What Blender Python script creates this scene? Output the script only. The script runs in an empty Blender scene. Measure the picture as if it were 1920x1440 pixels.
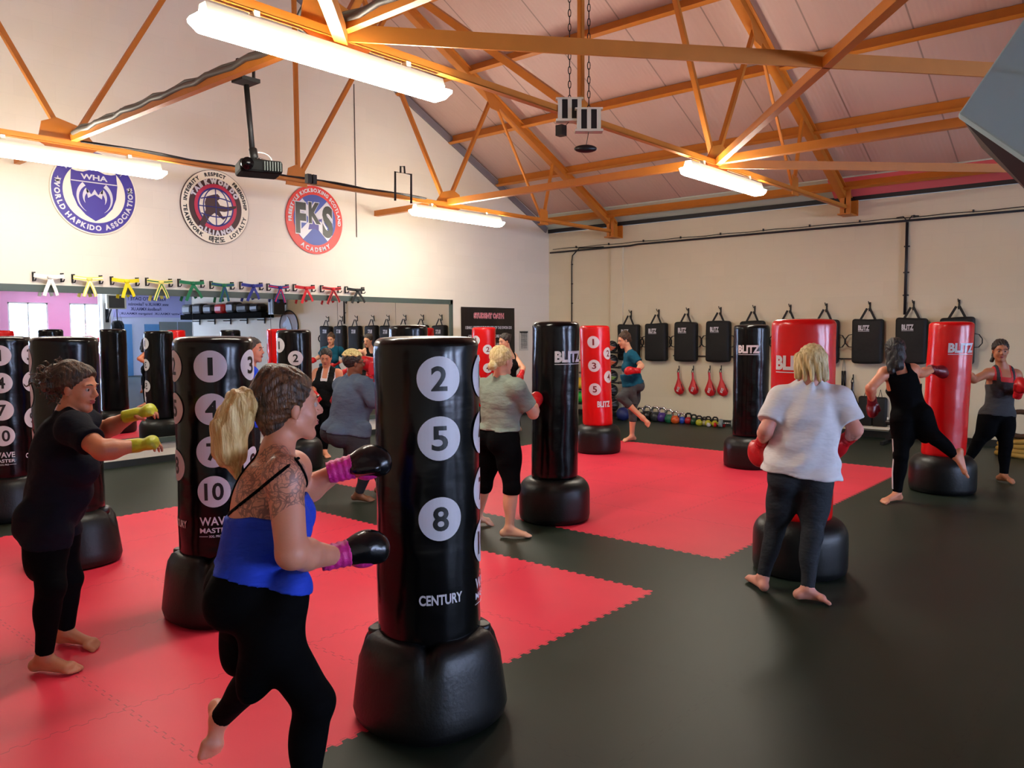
import bpy, bmesh, math, random
import numpy as np
from mathutils import Vector, Matrix
random.seed(7); np.random.seed(7)
SC = bpy.context.scene
COL = SC.collection
PI = math.pi
R_ = math.radians

# ------------------------------------------------------------------ camera
FPX, YAW, PITCH, ROLL, CAMH = 1492.8, R_(40.843), R_(-3.802), R_(-0.3254), 1.73
FWD = Vector((math.cos(YAW)*math.cos(PITCH), math.sin(YAW)*math.cos(PITCH), math.sin(PITCH)))
_r = Vector((math.sin(YAW), -math.cos(YAW), 0)); _u = _r.cross(FWD)
RGT = math.cos(ROLL)*_r + math.sin(ROLL)*_u
UPV = -math.sin(ROLL)*_r + math.cos(ROLL)*_u
CAMP = Vector((0, 0, CAMH))
HR = Vector((math.sin(YAW), -math.cos(YAW), 0))      # horizontal direction to the right as seen from the door
HF = Vector((math.cos(YAW), math.sin(YAW), 0))       # horizontal direction into the hall
cam = bpy.data.cameras.new('camera'); cam.sensor_fit = 'HORIZONTAL'; cam.sensor_width = 36
cam.lens = FPX*36/1920; cam.clip_start = 0.05; cam.clip_end = 100
camo = bpy.data.objects.new('camera', cam); COL.objects.link(camo)
m3 = Matrix((RGT, UPV, -FWD)).transposed().to_4x4(); m3.translation = CAMP
camo.matrix_world = m3
SC.camera = camo
SC.view_settings.view_transform = 'Standard'; SC.view_settings.look = 'None'
SC.view_settings.gamma = 1; SC.view_settings.exposure = 1.5; SC.view_settings.use_curve_mapping = False

def ray(px, py): return FWD + (px-960)/FPX*RGT - (py-720)/FPX*UPV
def pt(px, py, z): return CAMP + ray(px, py)*z                     # a point at depth z
def onp(px, py, ax, val):                                        # a point on a plane of the room
    d = ray(px, py); t = (val-CAMP[ax])/d[ax]; return CAMP + d*t
def wallR(px, py): return onp(px, py, 0, WX)
def wallG(px, py): return onp(px, py, 1, WY)
def floorp(px, py): return onp(px, py, 2, 0)
WX, WY, WL, WB = 13.4, 10.53, -1.4, -12.0                        # right wall, gable wall, left wall, back wall

# ------------------------------------------------------------------ materials
def new_mat(name):
    m = bpy.data.materials.new(name); m.use_nodes = True
    nt = m.node_tree; b = nt.nodes['Principled BSDF']
    return m, nt, b
def lin(c):
    return tuple(((x/255)/12.92 if x/255 <= 0.04045 else ((x/255+0.055)/1.055)**2.4) for x in c)+(1,)
def mat(name, rgb, rough=0.6, metal=0.0, noise=0.0, nscale=20, bump=0.0, bscale=40, spec=0.5, coat=0.0, stretch=None, sss=0.0, bdist=0.01):
    m, nt, b = new_mat(name)
    b.inputs['Base Color'].default_value = lin(rgb)
    b.inputs['Roughness'].default_value = rough
    b.inputs['Metallic'].default_value = metal
    b.inputs['Specular IOR Level'].default_value = spec
    if coat: b.inputs['Coat Weight'].default_value = coat; b.inputs['Coat Roughness'].default_value = 0.12
    if sss:
        b.inputs['Subsurface Weight'].default_value = sss
        b.inputs['Subsurface Radius'].default_value = (0.02, 0.008, 0.004)
    tc = nt.nodes.new('ShaderNodeTexCoord'); src = tc.outputs['Object']
    if stretch:
        mp = nt.nodes.new('ShaderNodeMapping'); mp.inputs['Scale'].default_value = stretch
        nt.links.new(src, mp.inputs[0]); src = mp.outputs[0]
    if noise:
        n = nt.nodes.new('ShaderNodeTexNoise'); n.inputs['Scale'].default_value = nscale; n.inputs['Detail'].default_value = 5
        nt.links.new(src, n.inputs['Vector'])
        mx = nt.nodes.new('ShaderNodeMix'); mx.data_type = 'RGBA'
        c = lin(rgb)
        mx.inputs[6].default_value = tuple(max(0, x*(1-noise)) for x in c[:3])+(1,)
        mx.inputs[7].default_value = tuple(min(1, x*(1+noise)) for x in c[:3])+(1,)
        nt.links.new(n.outputs[0], mx.inputs[0]); nt.links.new(mx.outputs[2], b.inputs['Base Color'])
    if bump:
        n2 = nt.nodes.new('ShaderNodeTexNoise'); n2.inputs['Scale'].default_value = bscale; n2.inputs['Detail'].default_value = 3
        nt.links.new(src, n2.inputs['Vector'])
        bp = nt.nodes.new('ShaderNodeBump'); bp.inputs['Strength'].default_value = bump; bp.inputs['Distance'].default_value = bdist
        nt.links.new(n2.outputs[0], bp.inputs['Height']); nt.links.new(bp.outputs[0], b.inputs['Normal'])
    return m
def emit(name, rgb, s):
    m, nt, b = new_mat(name)
    b.inputs['Base Color'].default_value = lin(rgb)
    b.inputs['Emission Color'].default_value = lin(rgb); b.inputs['Emission Strength'].default_value = s
    return m
def block_mat(name, rgb, axis, mortar=0.004, bump=0.2, rough=0.55):
    m, nt, b = new_mat(name); b.inputs['Roughness'].default_value = rough
    tc = nt.nodes.new('ShaderNodeTexCoord'); sp = nt.nodes.new('ShaderNodeSeparateXYZ'); cb = nt.nodes.new('ShaderNodeCombineXYZ')
    nt.links.new(tc.outputs['Object'], sp.inputs[0])
    nt.links.new(sp.outputs[axis], cb.inputs[0]); nt.links.new(sp.outputs[2], cb.inputs[1])
    br = nt.nodes.new('ShaderNodeTexBrick'); br.inputs['Scale'].default_value = 1
    br.inputs['Brick Width'].default_value = 0.45; br.inputs['Row Height'].default_value = 0.225
    br.inputs['Mortar Size'].default_value = mortar; br.inputs['Mortar Smooth'].default_value = 0.4
    c = lin(rgb)
    br.inputs['Color1'].default_value = c; br.inputs['Color2'].default_value = tuple(x*0.97 for x in c[:3])+(1,)
    br.inputs['Mortar'].default_value = tuple(x*0.965 for x in c[:3])+(1,)
    nt.links.new(cb.outputs[0], br.inputs['Vector']); nt.links.new(br.outputs[0], b.inputs['Base Color'])
    n = nt.nodes.new('ShaderNodeTexNoise'); n.inputs['Scale'].default_value = 60
    nt.links.new(tc.outputs['Object'], n.inputs['Vector'])
    mt = nt.nodes.new('ShaderNodeMath'); mt.operation = 'MULTIPLY_ADD'; mt.inputs[1].default_value = -1.0
    mn = nt.nodes.new('ShaderNodeMath'); mn.operation = 'MULTIPLY'; mn.inputs[1].default_value = 0.25
    nt.links.new(n.outputs[0], mn.inputs[0]); nt.links.new(br.outputs['Fac'], mt.inputs[0]); nt.links.new(mn.outputs[0], mt.inputs[2])
    bp = nt.nodes.new('ShaderNodeBump'); bp.inputs['Strength'].default_value = bump; bp.inputs['Distance'].default_value = 0.006
    nt.links.new(mt.outputs[0], bp.inputs['Height']); nt.links.new(bp.outputs[0], b.inputs['Normal'])
    return m

def math_node(nt, op, a, b=None, c=None):
    n = nt.nodes.new('ShaderNodeMath'); n.operation = op
    for i, v in enumerate((a, b, c)):
        if v is None: continue
        if isinstance(v, (int, float)): n.inputs[i].default_value = v
        else: nt.links.new(v, n.inputs[i])
    return n.outputs[0]
def mats_floor():
    """interlocking one metre mats, red and black, with toothed edges"""
    m, nt, b = new_mat('mat_floor')
    tc = nt.nodes.new('ShaderNodeTexCoord'); sp = nt.nodes.new('ShaderNodeSeparateXYZ'); nt.links.new(tc.outputs['Object'], sp.inputs[0])
    x, y = sp.outputs[0], sp.outputs[1]
    def tooth(v):
        s = math_node(nt, 'SINE', math_node(nt, 'MULTIPLY', v, 2*PI/0.078))
        s = math_node(nt, 'MULTIPLY', s, 3.0)
        s = math_node(nt, 'MINIMUM', s, 1.0); s = math_node(nt, 'MAXIMUM', s, -1.0)
        return math_node(nt, 'MULTIPLY', s, 0.011)
    xs = math_node(nt, 'ADD', x, tooth(y)); ys = math_node(nt, 'ADD', y, tooth(x))
    def step(v, t): return math_node(nt, 'GREATER_THAN', v, t)
    def inv(v): return math_node(nt, 'SUBTRACT', 1.0, v)
    inx = math_node(nt, 'ADD', inv(step(xs, 4.53)), math_node(nt, 'MULTIPLY', step(xs, 5.50), inv(step(xs, 10.53))))
    iny = math_node(nt, 'MULTIPLY', step(ys, 2.68), inv(step(ys, 7.69)))
    red = math_node(nt, 'MULTIPLY', inx, iny)
    def seam(v, off):
        f = math_node(nt, 'FRACT', math_node(nt, 'ADD', v, off))
        d = math_node(nt, 'MINIMUM', f, math_node(nt, 'SUBTRACT', 1.0, f))
        return math_node(nt, 'LESS_THAN', d, 0.0028)
    sm = math_node(nt, 'MAXIMUM', seam(xs, 100-0.53), seam(ys, 100-0.69))
    n = nt.nodes.new('ShaderNodeTexNoise'); n.inputs['Scale'].default_value = 1.6; n.inputs['Detail'].default_value = 6; nt.links.new(tc.outputs['Object'], n.inputs['Vector'])
    mx = nt.nodes.new('ShaderNodeMix'); mx.data_type = 'RGBA'
    mx.inputs[6].default_value = lin((33, 43, 33)); mx.inputs[7].default_value = lin((222, 53, 76)); nt.links.new(red, mx.inputs[0])
    dk = nt.nodes.new('ShaderNodeMix'); dk.data_type = 'RGBA'; dk.blend_type = 'MULTIPLY'
    nt.links.new(mx.outputs[2], dk.inputs[6]); nt.links.new(math_node(nt, 'MULTIPLY', sm, 0.55), dk.inputs[0]); dk.inputs[7].default_value = (0.25, 0.25, 0.25, 1)
    hv = nt.nodes.new('ShaderNodeHueSaturation'); nt.links.new(dk.outputs[2], hv.inputs['Color'])
    nt.links.new(math_node(nt, 'MULTIPLY_ADD', n.outputs[0], 0.3, 0.85), hv.inputs['Value'])
    nt.links.new(hv.outputs[0], b.inputs['Base Color'])
    b.inputs['Roughness'].default_value = 0.46; b.inputs['Specular IOR Level'].default_value = 0.35
    n2 = nt.nodes.new('ShaderNodeTexNoise'); n2.inputs['Scale'].default_value = 350; nt.links.new(tc.outputs['Object'], n2.inputs['Vector'])
    bp = nt.nodes.new('ShaderNodeBump'); bp.inputs['Strength'].default_value = 0.25; bp.inputs['Distance'].default_value = 0.002
    h = math_node(nt, 'SUBTRACT', n2.outputs[0], math_node(nt, 'MULTIPLY', sm, 2.0))
    nt.links.new(h, bp.inputs['Height']); nt.links.new(bp.outputs[0], b.inputs['Normal'])
    return m

def roof_mat(name, rgb):
    m, nt, b = new_mat(name); b.inputs['Roughness'].default_value = 0.45
    tc = nt.nodes.new('ShaderNodeTexCoord'); sp = nt.nodes.new('ShaderNodeSeparateXYZ'); nt.links.new(tc.outputs['Object'], sp.inputs[0])
    y = sp.outputs[1]
    rib = math_node(nt, 'SINE', math_node(nt, 'MULTIPLY', y, 2*PI/0.06))
    def line(per, w):
        f = math_node(nt, 'FRACT', math_node(nt, 'MULTIPLY', math_node(nt, 'ADD', y, 100.3), 1/per)); return math_node(nt, 'LESS_THAN', f, w/per)
    ln = line(1.12, 0.02)
    mx = nt.nodes.new('ShaderNodeMix'); mx.data_type = 'RGBA'; c = lin(rgb)
    mx.inputs[6].default_value = c; mx.inputs[7].default_value = tuple(x*0.55 for x in c[:3])+(1,); nt.links.new(ln, mx.inputs[0]); nt.links.new(mx.outputs[2], b.inputs['Base Color'])
    bp = nt.nodes.new('ShaderNodeBump'); bp.inputs['Strength'].default_value = 0.35; bp.inputs['Distance'].default_value = 0.004
    nt.links.new(math_node(nt, 'ADD', rib, math_node(nt, 'MULTIPLY', ln, -3.0)), bp.inputs['Height']); nt.links.new(bp.outputs[0], b.inputs['Normal'])
    return m
M = {}
M['floor'] = mats_floor()
M['wallG'] = block_mat('painted_block_gable', (224, 214, 198), 0)
M['wallR'] = block_mat('painted_block_side', (218, 208, 180), 1)
M['wallB'] = mat('painted_plaster_back', (214, 222, 240), 0.6)
M['wallP'] = mat('pink_light_plaster', (232, 160, 190), 0.6)  # plaster with the pink cast of red lighting put into its colour
M['roof'] = roof_mat('roof_lining', (202, 170, 158))
M['frieze_reflection'] = mat('lining_red_reflection', (226, 110, 118), 0.25, spec=0.6)  # lining with a red reflection put into its colour
M['frieze'] = mat('glossy_lining', (188, 200, 186), 0.22, spec=0.7)
M['orange'] = mat('orange_steel_paint', (196, 118, 36), 0.45, noise=0.12, nscale=7, bump=0.1, bscale=30)
M['dark_trim'] = mat('dark_trim', (20, 20, 26), 0.5)
M['skirting'] = mat('black_skirting', (30, 32, 30), 0.5)
M['white'] = mat('white_paint', (228, 224, 214), 0.5)
M['offwhite'] = mat('offwhite_enamel', (205, 200, 180), 0.4)
M['black'] = mat('black_plastic', (14, 14, 16), 0.4)
M['blackvinyl'] = mat('black_vinyl', (5, 5, 7), 0.2, bump=0.14, bscale=3, stretch=(1, 1, 3.0), spec=0.32, bdist=0.02)
M['redvinyl'] = mat('red_vinyl', (208, 8, 12), 0.25, bump=0.12, bscale=3, stretch=(1, 1, 3.0), spec=0.5, bdist=0.02)
M['baseblack'] = mat('black_polyethylene', (10, 11, 12), 0.4, bump=0.12, bscale=60, spec=0.4)
M['printw'] = mat('white_print', (205, 202, 208), 0.35)
M['printr'] = mat('dark_red_print', (110, 14, 24), 0.4)
M['printk'] = mat('black_print', (12, 12, 14), 0.4)
M['padfab'] = mat('black_pad_canvas', (7, 7, 8), 0.7, bump=0.4, bscale=18)
M['strap'] = mat('black_webbing', (12, 12, 14), 0.7)
M['steel'] = mat('bare_steel', (170, 172, 175), 0.25, metal=1.0)
M['chrome'] = mat('chrome', (215, 215, 220), 0.08, metal=1.0)
M['iron'] = mat('dark_steel', (36, 34, 34), 0.5, metal=0.4)
M['frame'] = mat('grey_green_frame', (66, 78, 72), 0.5)
M['redleather'] = mat('red_leather', (196, 22, 30), 0.35, bump=0.2, bscale=40)
M['blackleather'] = mat('black_leather', (12, 12, 16), 0.22, bump=0.2, bscale=30)
M['pinkcuff'] = mat('pink_cuff', (214, 40, 140), 0.5, bump=0.5, bscale=9, stretch=(6, 6, 6))
M['darkred'] = mat('dark_red_leather', (110, 16, 24), 0.35)
M['oliveglove'] = mat('yellow_green_leather', (176, 176, 30), 0.5, bump=0.3, bscale=40)
M['rope'] = mat('manila_rope', (166, 128, 52), 0.8, bump=0.8, bscale=30)
M['blueboard'] = mat('pale_blue_board', (178, 214, 226), 0.55)
M['paper'] = mat('paper', (196, 190, 178), 0.6)
M['grey'] = mat('grey_panel', (128, 136, 130), 0.5)
M['bluedoor'] = mat('blue_door_paint', (90, 150, 200), 0.5)
mirror, nt_, b_ = new_mat('mirror_glass')
b_.inputs['Base Color'].default_value = (0.9, 0.92, 0.9, 1); b_.inputs['Metallic'].default_value = 1; b_.inputs['Roughness'].default_value = 0.0
M['mirror'] = mirror
M['tube'] = emit('lit_diffuser', (255, 248, 230), 26)
M['spot'] = emit('lit_downlight', (235, 244, 255), 30)
M['daylight'] = emit('daylight_pane', (198, 216, 255), 27)
M['blind'] = emit('backlit_blind', (180, 215, 255), 7)

# ------------------------------------------------------------------ objects
_MW = {}
def mw(o): return _MW.get(o.name, Matrix.Identity(4))
def tagp(o, label=None, cat=None, group=None, kind=None):
    if label: o['label'] = label
    if cat: o['category'] = cat
    if group: o['group'] = group
    if kind: o['kind'] = kind
    return o
def thing(name, label, cat, loc=(0, 0, 0), rotz=0, group=None):
    o = bpy.data.objects.new(name, None); COL.objects.link(o); o.empty_display_size = 0.1
    o.location = loc; o.rotation_euler = (0, 0, rotz)
    _MW[o.name] = Matrix.Translation(Vector(loc)) @ Matrix.Rotation(rotz, 4, 'Z')
    return tagp(o, label, cat, group)
def obj(name, me, m=None, parent=None, world=False, label=None):
    """links a mesh as one object; world=True: its points are given in room coordinates"""
    o = bpy.data.objects.new(name, me); COL.objects.link(o)
    if m is not None:
        for x in (m if isinstance(m, (list, tuple)) else [m]): me.materials.append(x)
    if parent is not None:
        o.parent = parent; _MW[o.name] = mw(parent)
        if world: me.transform(mw(parent).inverted())
    if label: o['label'] = label
    return o
def solo(name, me, m, label, cat, group=None, base=None):
    """a thing that is a single mesh, its origin at its base"""
    if base is None:
        co = np.array([v.co[:] for v in me.vertices]); base = ((co[:, 0].min()+co[:, 0].max())/2, (co[:, 1].min()+co[:, 1].max())/2, co[:, 2].min())
    me.transform(Matrix.Translation(-Vector(base)))
    o = obj(name, me, m); o.location = base; _MW[o.name] = Matrix.Translation(Vector(base))
    return tagp(o, label, cat, group)
def struct(name, me, m, parent=None):
    o = obj(name, me, m, parent, world=parent is not None)
    if parent is None: o['kind'] = 'structure'
    return o
def dup(root, loc, rotz=0, label=None, group=None):
    r = root.copy(); COL.objects.link(r); r.location = loc; r.rotation_euler = (0, 0, rotz)
    if label: r['label'] = label
    if group: r['group'] = group
    for ch in list(root.children):
        c = ch.copy(); COL.objects.link(c); c.parent = r
        for g in list(ch.children):
            d = g.copy(); COL.objects.link(d); d.parent = c
    return r

class MB:
    def __init__(s): s.v = []; s.f = []; s.sm = []; s.mi = []
    def add(s, vs, fs, smooth=False, mi=0):
        o = len(s.v); s.v += [tuple(x) for x in vs]
        for f in fs: s.f.append(tuple(i+o for i in f)); s.sm.append(smooth); s.mi.append(mi)
        return s
    def box(s, c, size, ax=None, mi=0):
        c = Vector(c); X, Y, Z = ax or (Vector((1, 0, 0)), Vector((0, 1, 0)), Vector((0, 0, 1)))
        vs = [c+X*(i*size[0]/2)+Y*(j*size[1]/2)+Z*(k*size[2]/2) for i in (-1, 1) for j in (-1, 1) for k in (-1, 1)]
        return s.add(vs, [(0, 1, 3, 2), (4, 6, 7, 5), (0, 4, 5, 1), (2, 3, 7, 6), (0, 2, 6, 4), (1, 5, 7, 3)], False, mi)
    def bar(s, a, b, w, h, up=(0, 0, 1), mi=0):
        a, b = Vector(a), Vector(b); d = (b-a); L = d.length; d.normalize()
        u = Vector(up); x = d.cross(u)
        if x.length < 1e-3: x = d.cross(Vector((1, 0, 0)))
        x.normalize(); z = x.cross(d)
        return s.box((a+b)/2, (L, w, h), (d, x, z), mi)
    def angle(s, a, b, w, t=0.008, up=(0, 0, 1), flip=1):
        """rolled angle section: two legs"""
        a, b = Vector(a), Vector(b); d = (b-a); L = d.length; d.normalize()
        x = d.cross(Vector(up)); x.normalize(); z = x.cross(d); c = (a+b)/2
        s.box(c+z*0, (L, w, t), (d, x, z)); s.box(c+x*flip*(w/2-t/2)+z*(w/2), (L, t, w), (d, x, z))
        return s
    def tube(s, pts, r, n=8, mi=0, cap=True, closed=False):
        pts = [Vector(p) for p in pts]; N = len(pts); rr = r if isinstance(r, (list, tuple)) else [r]*N
        prev = None; rings = []
        for i, p in enumerate(pts):
            if closed: t = pts[(i+1) % N]-pts[i-1]
            else: t = (pts[min(i+1, N-1)]-pts[max(i-1, 0)])
            t.normalize()
            if prev is None:
                a = t.cross(Vector((0, 0, 1)))
                if a.length < 1e-3: a = t.cross(Vector((1, 0, 0)))
            else: a = prev-t*prev.dot(t)
            a.normalize(); prev = a; b = t.cross(a)
            rings.append([p+(a*math.cos(k*2*PI/n)+b*math.sin(k*2*PI/n))*rr[i] for k in range(n)])
        vs = [v for rg in rings for v in rg]; fs = []
        M_ = N if closed else N-1
        for i in range(M_):
            j = (i+1) % N
            for k in range(n): fs.append((i*n+k, i*n+(k+1) % n, j*n+(k+1) % n, j*n+k))
        if cap and not closed: fs += [tuple(range(n))[::-1], tuple((N-1)*n+k for k in range(n))]
        return s.add(vs, fs, True, mi)
    def ribbon(s, pts, w, t, wid):
        """flat strip: pts centre line, wid the direction across"""
        pts = [Vector(p) for p in pts]; N = len(pts); W = Vector(wid).normalized(); vs = []; fs = []
        for i, p in enumerate(pts):
            d = (pts[min(i+1, N-1)]-pts[max(i-1, 0)]).normalized(); nrm = d.cross(W).normalized(); ww = d.cross(nrm).normalized()
            for a, b in ((-1, -1), (1, -1), (1, 1), (-1, 1)): vs.append(p+ww*a*w/2+nrm*b*t/2)
        for i in range(N-1):
            for k in range(4): fs.append((i*4+k, i*4+(k+1) % 4, (i+1)*4+(k+1) % 4, (i+1)*4+k))
        fs += [(3, 2, 1, 0), tuple((N-1)*4+k for k in range(4))]
        return s.add(vs, fs)
    def lathe(s, prof, c=(0, 0, 0), n=48, fn=None, smooth=True, mi=0):
        vs = []; fs = []
        for (r, z) in prof:
            for k in range(n):
                a = 2*PI*k/n; rr, zz = (fn(r, z, a) if fn else (r, z))
                vs.append((c[0]+rr*math.cos(a), c[1]+rr*math.sin(a), c[2]+zz))
        for i in range(len(prof)-1):
            for k in range(n): fs.append((i*n+k, i*n+(k+1) % n, (i+1)*n+(k+1) % n, (i+1)*n+k))
        s.add(vs, fs, smooth, mi)
        L = len(prof)-1; o = len(s.v)-len(vs)
        s.f += [tuple(o+k for k in range(n))[::-1], tuple(o+L*n+k for k in range(n))]; s.sm += [False, False]; s.mi += [mi, mi]
        return s
    def prism(s, poly, O, U, V, t, mi=0):
        """outline poly (u,v) in the plane U,V at O, thickness t along U x V"""
        O, U, V = Vector(O), Vector(U), Vector(V); Nn = U.cross(V).normalized(); n = len(poly)
        vs = [O+U*p[0]+V*p[1] for p in poly]+[O+U*p[0]+V*p[1]+Nn*t for p in poly]
        fs = [tuple(range(n))[::-1], tuple(range(n, 2*n))]+[(k, (k+1) % n, n+(k+1) % n, n+k) for k in range(n)]
        return s.add(vs, fs, False, mi)
    def ell(s, c, r, n=16, m=10, ax=None, mi=0):
        c = Vector(c); X, Y, Z = ax or (Vector((1, 0, 0)), Vector((0, 1, 0)), Vector((0, 0, 1))); vs = []; fs = []
        for i in range(m+1):
            th = PI*i/m
            for k in range(n):
                ph = 2*PI*k/n
                vs.append(c+X*(r[0]*math.sin(th)*math.cos(ph))+Y*(r[1]*math.sin(th)*math.sin(ph))+Z*(r[2]*math.cos(th)))
        for i in range(m):
            for k in range(n): fs.append((i*n+k, (i+1)*n+k, (i+1)*n+(k+1) % n, i*n+(k+1) % n))
        return s.add(vs, fs, True, mi)
    def mesh(s, name='mesh', bevel=0, weld=False):
        me = bpy.data.meshes.new(name); me.from_pydata(s.v, [], s.f)
        me.polygons.foreach_set('use_smooth', s.sm); me.polygons.foreach_set('material_index', s.mi); me.update()
        if bevel or weld:
            bm = bmesh.new(); bm.from_mesh(me)
            bmesh.ops.remove_doubles(bm, verts=bm.verts, dist=1e-5)
            if bevel:
                es = [e for e in bm.edges if len(e.link_faces) == 2 and e.calc_face_angle(0) > 0.6]
                bmesh.ops.bevel(bm, geom=es, offset=bevel, segments=2, affect='EDGES', profile=0.5)
            bm.to_mesh(me); bm.free()
        return me

# ------------------------------------------------------------------ lettering
_tc = {}
def text_mesh(s, size=1.0, bold=0.0, sx=1.0, depth=0.0, align='CENTER', spacing=1.0):
    cu = bpy.data.curves.new('t', 'FONT'); cu.body = s; cu.size = size; cu.offset = bold; cu.extrude = depth
    cu.align_x = align; cu.align_y = 'CENTER'; cu.space_character = spacing; cu.resolution_u = 4
    o = bpy.data.objects.new('t', cu); COL.objects.link(o)
    dg = bpy.context.evaluated_depsgraph_get()
    me = bpy.data.meshes.new_from_object(o.evaluated_get(dg)); bpy.data.objects.remove(o); bpy.data.curves.remove(cu)
    co = np.array([v.co[:] for v in me.vertices]) if len(me.vertices) else np.zeros((1, 3))
    cx_ = (co[:, 0].min()+co[:, 0].max())/2 if align == 'CENTER' else 0; cy_ = (co[:, 1].min()+co[:, 1].max())/2
    me.transform(Matrix.Diagonal((sx, 1, 1, 1)) @ Matrix.Translation((-cx_, -cy_, 0)))
    return me
def textfit(s, w, h, bold=0.0, depth=0.0):
    """lettering stretched to width w and height h"""
    me = text_mesh(s, 1.0, bold, 1.0)
    co = np.array([v.co[:] for v in me.vertices]); ww = np.ptp(co[:, 0]); hh = np.ptp(co[:, 1])
    me.transform(Matrix.Diagonal((w/ww, h/hh, 1, 1)))
    return me
def merge(meshes, name='m'):
    """[(mesh, matrix, material index)] -> one mesh"""
    vs = []; fs = []; mi = []
    for me, mx, k in meshes:
        o = len(vs); vs += [tuple(mx @ v.co) for v in me.vertices]
        for p in me.polygons: fs.append(tuple(i+o for i in p.vertices)); mi.append(k)
    out = bpy.data.meshes.new(name); out.from_pydata(vs, [], fs); out.polygons.foreach_set('material_index', mi); out.update()
    return out
def planemx(O, U, V):
    U, V = Vector(U), Vector(V); N = U.cross(V)
    m = Matrix((U, V, N)).transposed().to_4x4(); m.translation = Vector(O); return m
def cut_u(me, step=0.015):
    bm = bmesh.new(); bm.from_mesh(me)
    xs = [v.co.x for v in bm.verts]; a = math.ceil(min(xs)/step)*step
    while a < max(xs):
        bmesh.ops.bisect_plane(bm, geom=bm.verts[:]+bm.edges[:]+bm.faces[:], plane_co=(a, 0, 0), plane_no=(1, 0, 0)); a += step
    bm.to_mesh(me); bm.free(); return me
def wrap(me, R, ang, z, off):
    """bends a flat mesh (u, v) round a vertical cylinder of radius R at angle ang and height z"""
    cut_u(me)
    for v in me.vertices:
        a = ang-(-v.co.x)/R
        rr = R+off+v.co.z; v.co = (rr*math.cos(a), rr*math.sin(a), z+v.co.y)
    for p in me.polygons: p.use_smooth = False
    return me
def disc_mesh(r, n=40):
    return MB().add([(r*math.cos(2*PI*k/n), r*math.sin(2*PI*k/n), 0) for k in range(n)], [tuple(range(n))]).mesh()
# ================================================================== the hall
def slab(name, lo, hi, m):
    c = [(a+b)/2 for a, b in zip(lo, hi)]; s = [b-a for a, b in zip(lo, hi)]
    return struct(name, MB().box(c, s).mesh(name), m)
XE = 18.0                                                        # far side of the alcove past the end of the right wall
YE = -4.9                                                        # where the right wall ends
EAV, SLO, RX = 3.86, 0.48, 6.0
RZ = EAV+(WX-RX)*SLO
slab('floor', (WL-0.2, WB-0.2, -0.1), (XE+0.2, WY+0.2, 0), M['floor'])
def gable(name, y0, y1, m):
    poly = [(WL-0.2, 0), (WX+0.2, 0), (WX+0.2, EAV-0.05), (RX, RZ+0.05), (WL-0.2, EAV-0.05)]
    return struct(name, MB().prism(poly, (0, y0, 0), (1, 0, 0), (0, 0, 1), -(y1-y0)).mesh(name), m)
gable('wall_gable', WY, WY+0.2, M['wallG'])
slab('wall_right', (WX, YE, 0), (WX+0.2, WY, EAV-0.08), M['wallR'])
slab('wall_left', (WL-0.2, WB, 0), (WL, WY, EAV), M['wallR'])
slab('wall_back', (WX+0.1, WB-0.2, 0), (XE, WB, 3.4), M['wallB'])
slab('wall_alcove', (XE, WB, 0), (XE+0.2, YE+0.2, 3.4), M['wallB'])
slab('wall_alcove_return', (WX+0.2, YE, 0), (XE, YE+0.2, 3.4), M['wallB'])
# back wall with two window openings, seen only in the mirror
wins = [(2.0, 3.6), (5.2, 6.8), (10.05, 11.4), (12.15, 13.3)]
mb = MB(); xs = [WL-0.2]+[v for w in wins for v in w]+[WX+0.1]
for k in range(0, len(xs), 2): mb.box(((xs[k]+xs[k+1])/2, WB-0.1, 1.7), (xs[k+1]-xs[k], 0.2, 3.4))
for a, b in wins:
    mb.box(((a+b)/2, WB-0.1, 0.45), (b-a, 0.2, 0.9)); mb.box(((a+b)/2, WB-0.1, 3.15), (b-a, 0.2, 0.5))
struct('wall_back_windows', mb.mesh('w'), M['wallP'])
for k, (a, b) in enumerate(wins):
    f = MB()
    for x in (a+0.03, (a+b)/2, b-0.03): f.box((x, WB-0.06, 1.9), (0.06, 0.08, 2.0))
    for z in (0.93, 2.87): f.box(((a+b)/2, WB-0.06, z), (b-a, 0.08, 0.06))
    w = struct('window_%d' % (k+1), f.mesh('f'), M['white'])
    obj('window_pane', MB().box(((a+b)/2, WB-0.12, 1.9), (b-a, 0.02, 2.0)).mesh('p'), M['daylight'], w)
    obj('window_blind', MB().box(((a+b)/2, WB-0.03, 2.5), (b-a+0.06, 0.015, 0.75)).mesh('b'), M['blind'], w, label='pale roller blind lit from behind')
slab('ceiling_back', (WL-0.2, WB-0.2, 3.35), (XE+0.2, YE-0.6, 3.45), M['white'])
slab('ceiling_alcove', (WX+0.1, YE-0.6, 3.35), (XE+0.2, YE+0.2, 3.45), M['white'])
gable('wall_back_gable', YE-0.7, YE-0.6, M['white'])
# the back gable only hangs above the low ceiling
g = bpy.data.objects['wall_back_gable']
for v in g.data.vertices:
    if v.co.z < 1: v.co.z = 3.4
# roof lining: two slopes, each a slab
for nm, x0, x1 in (('ceiling_right', WX+0.2, RX), ('ceiling_left', WL-0.2, RX)):
    z0 = EAV-0.2*SLO
    th = 0.06
    vs = [(x0, YE-0.7, z0), (x0, WY+0.2, z0), (x1, WY+0.2, RZ), (x1, YE-0.7, RZ)]
    vs = [Vector(v)+Vector((0, 0, 0.1)) for v in vs]; vs += [v+Vector((0, 0, th)) for v in vs]
    struct(nm, MB().add(vs, [(0, 1, 2, 3), (7, 6, 5, 4), (0, 4, 5, 1), (1, 5, 6, 2), (2, 6, 7, 3), (3, 7, 4, 0)]).mesh(nm), M['roof'])
def roofz(x): return EAV+(WX-x)*SLO+0.1 if x > RX else EAV+(x-WL)*SLO+0.1
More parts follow.
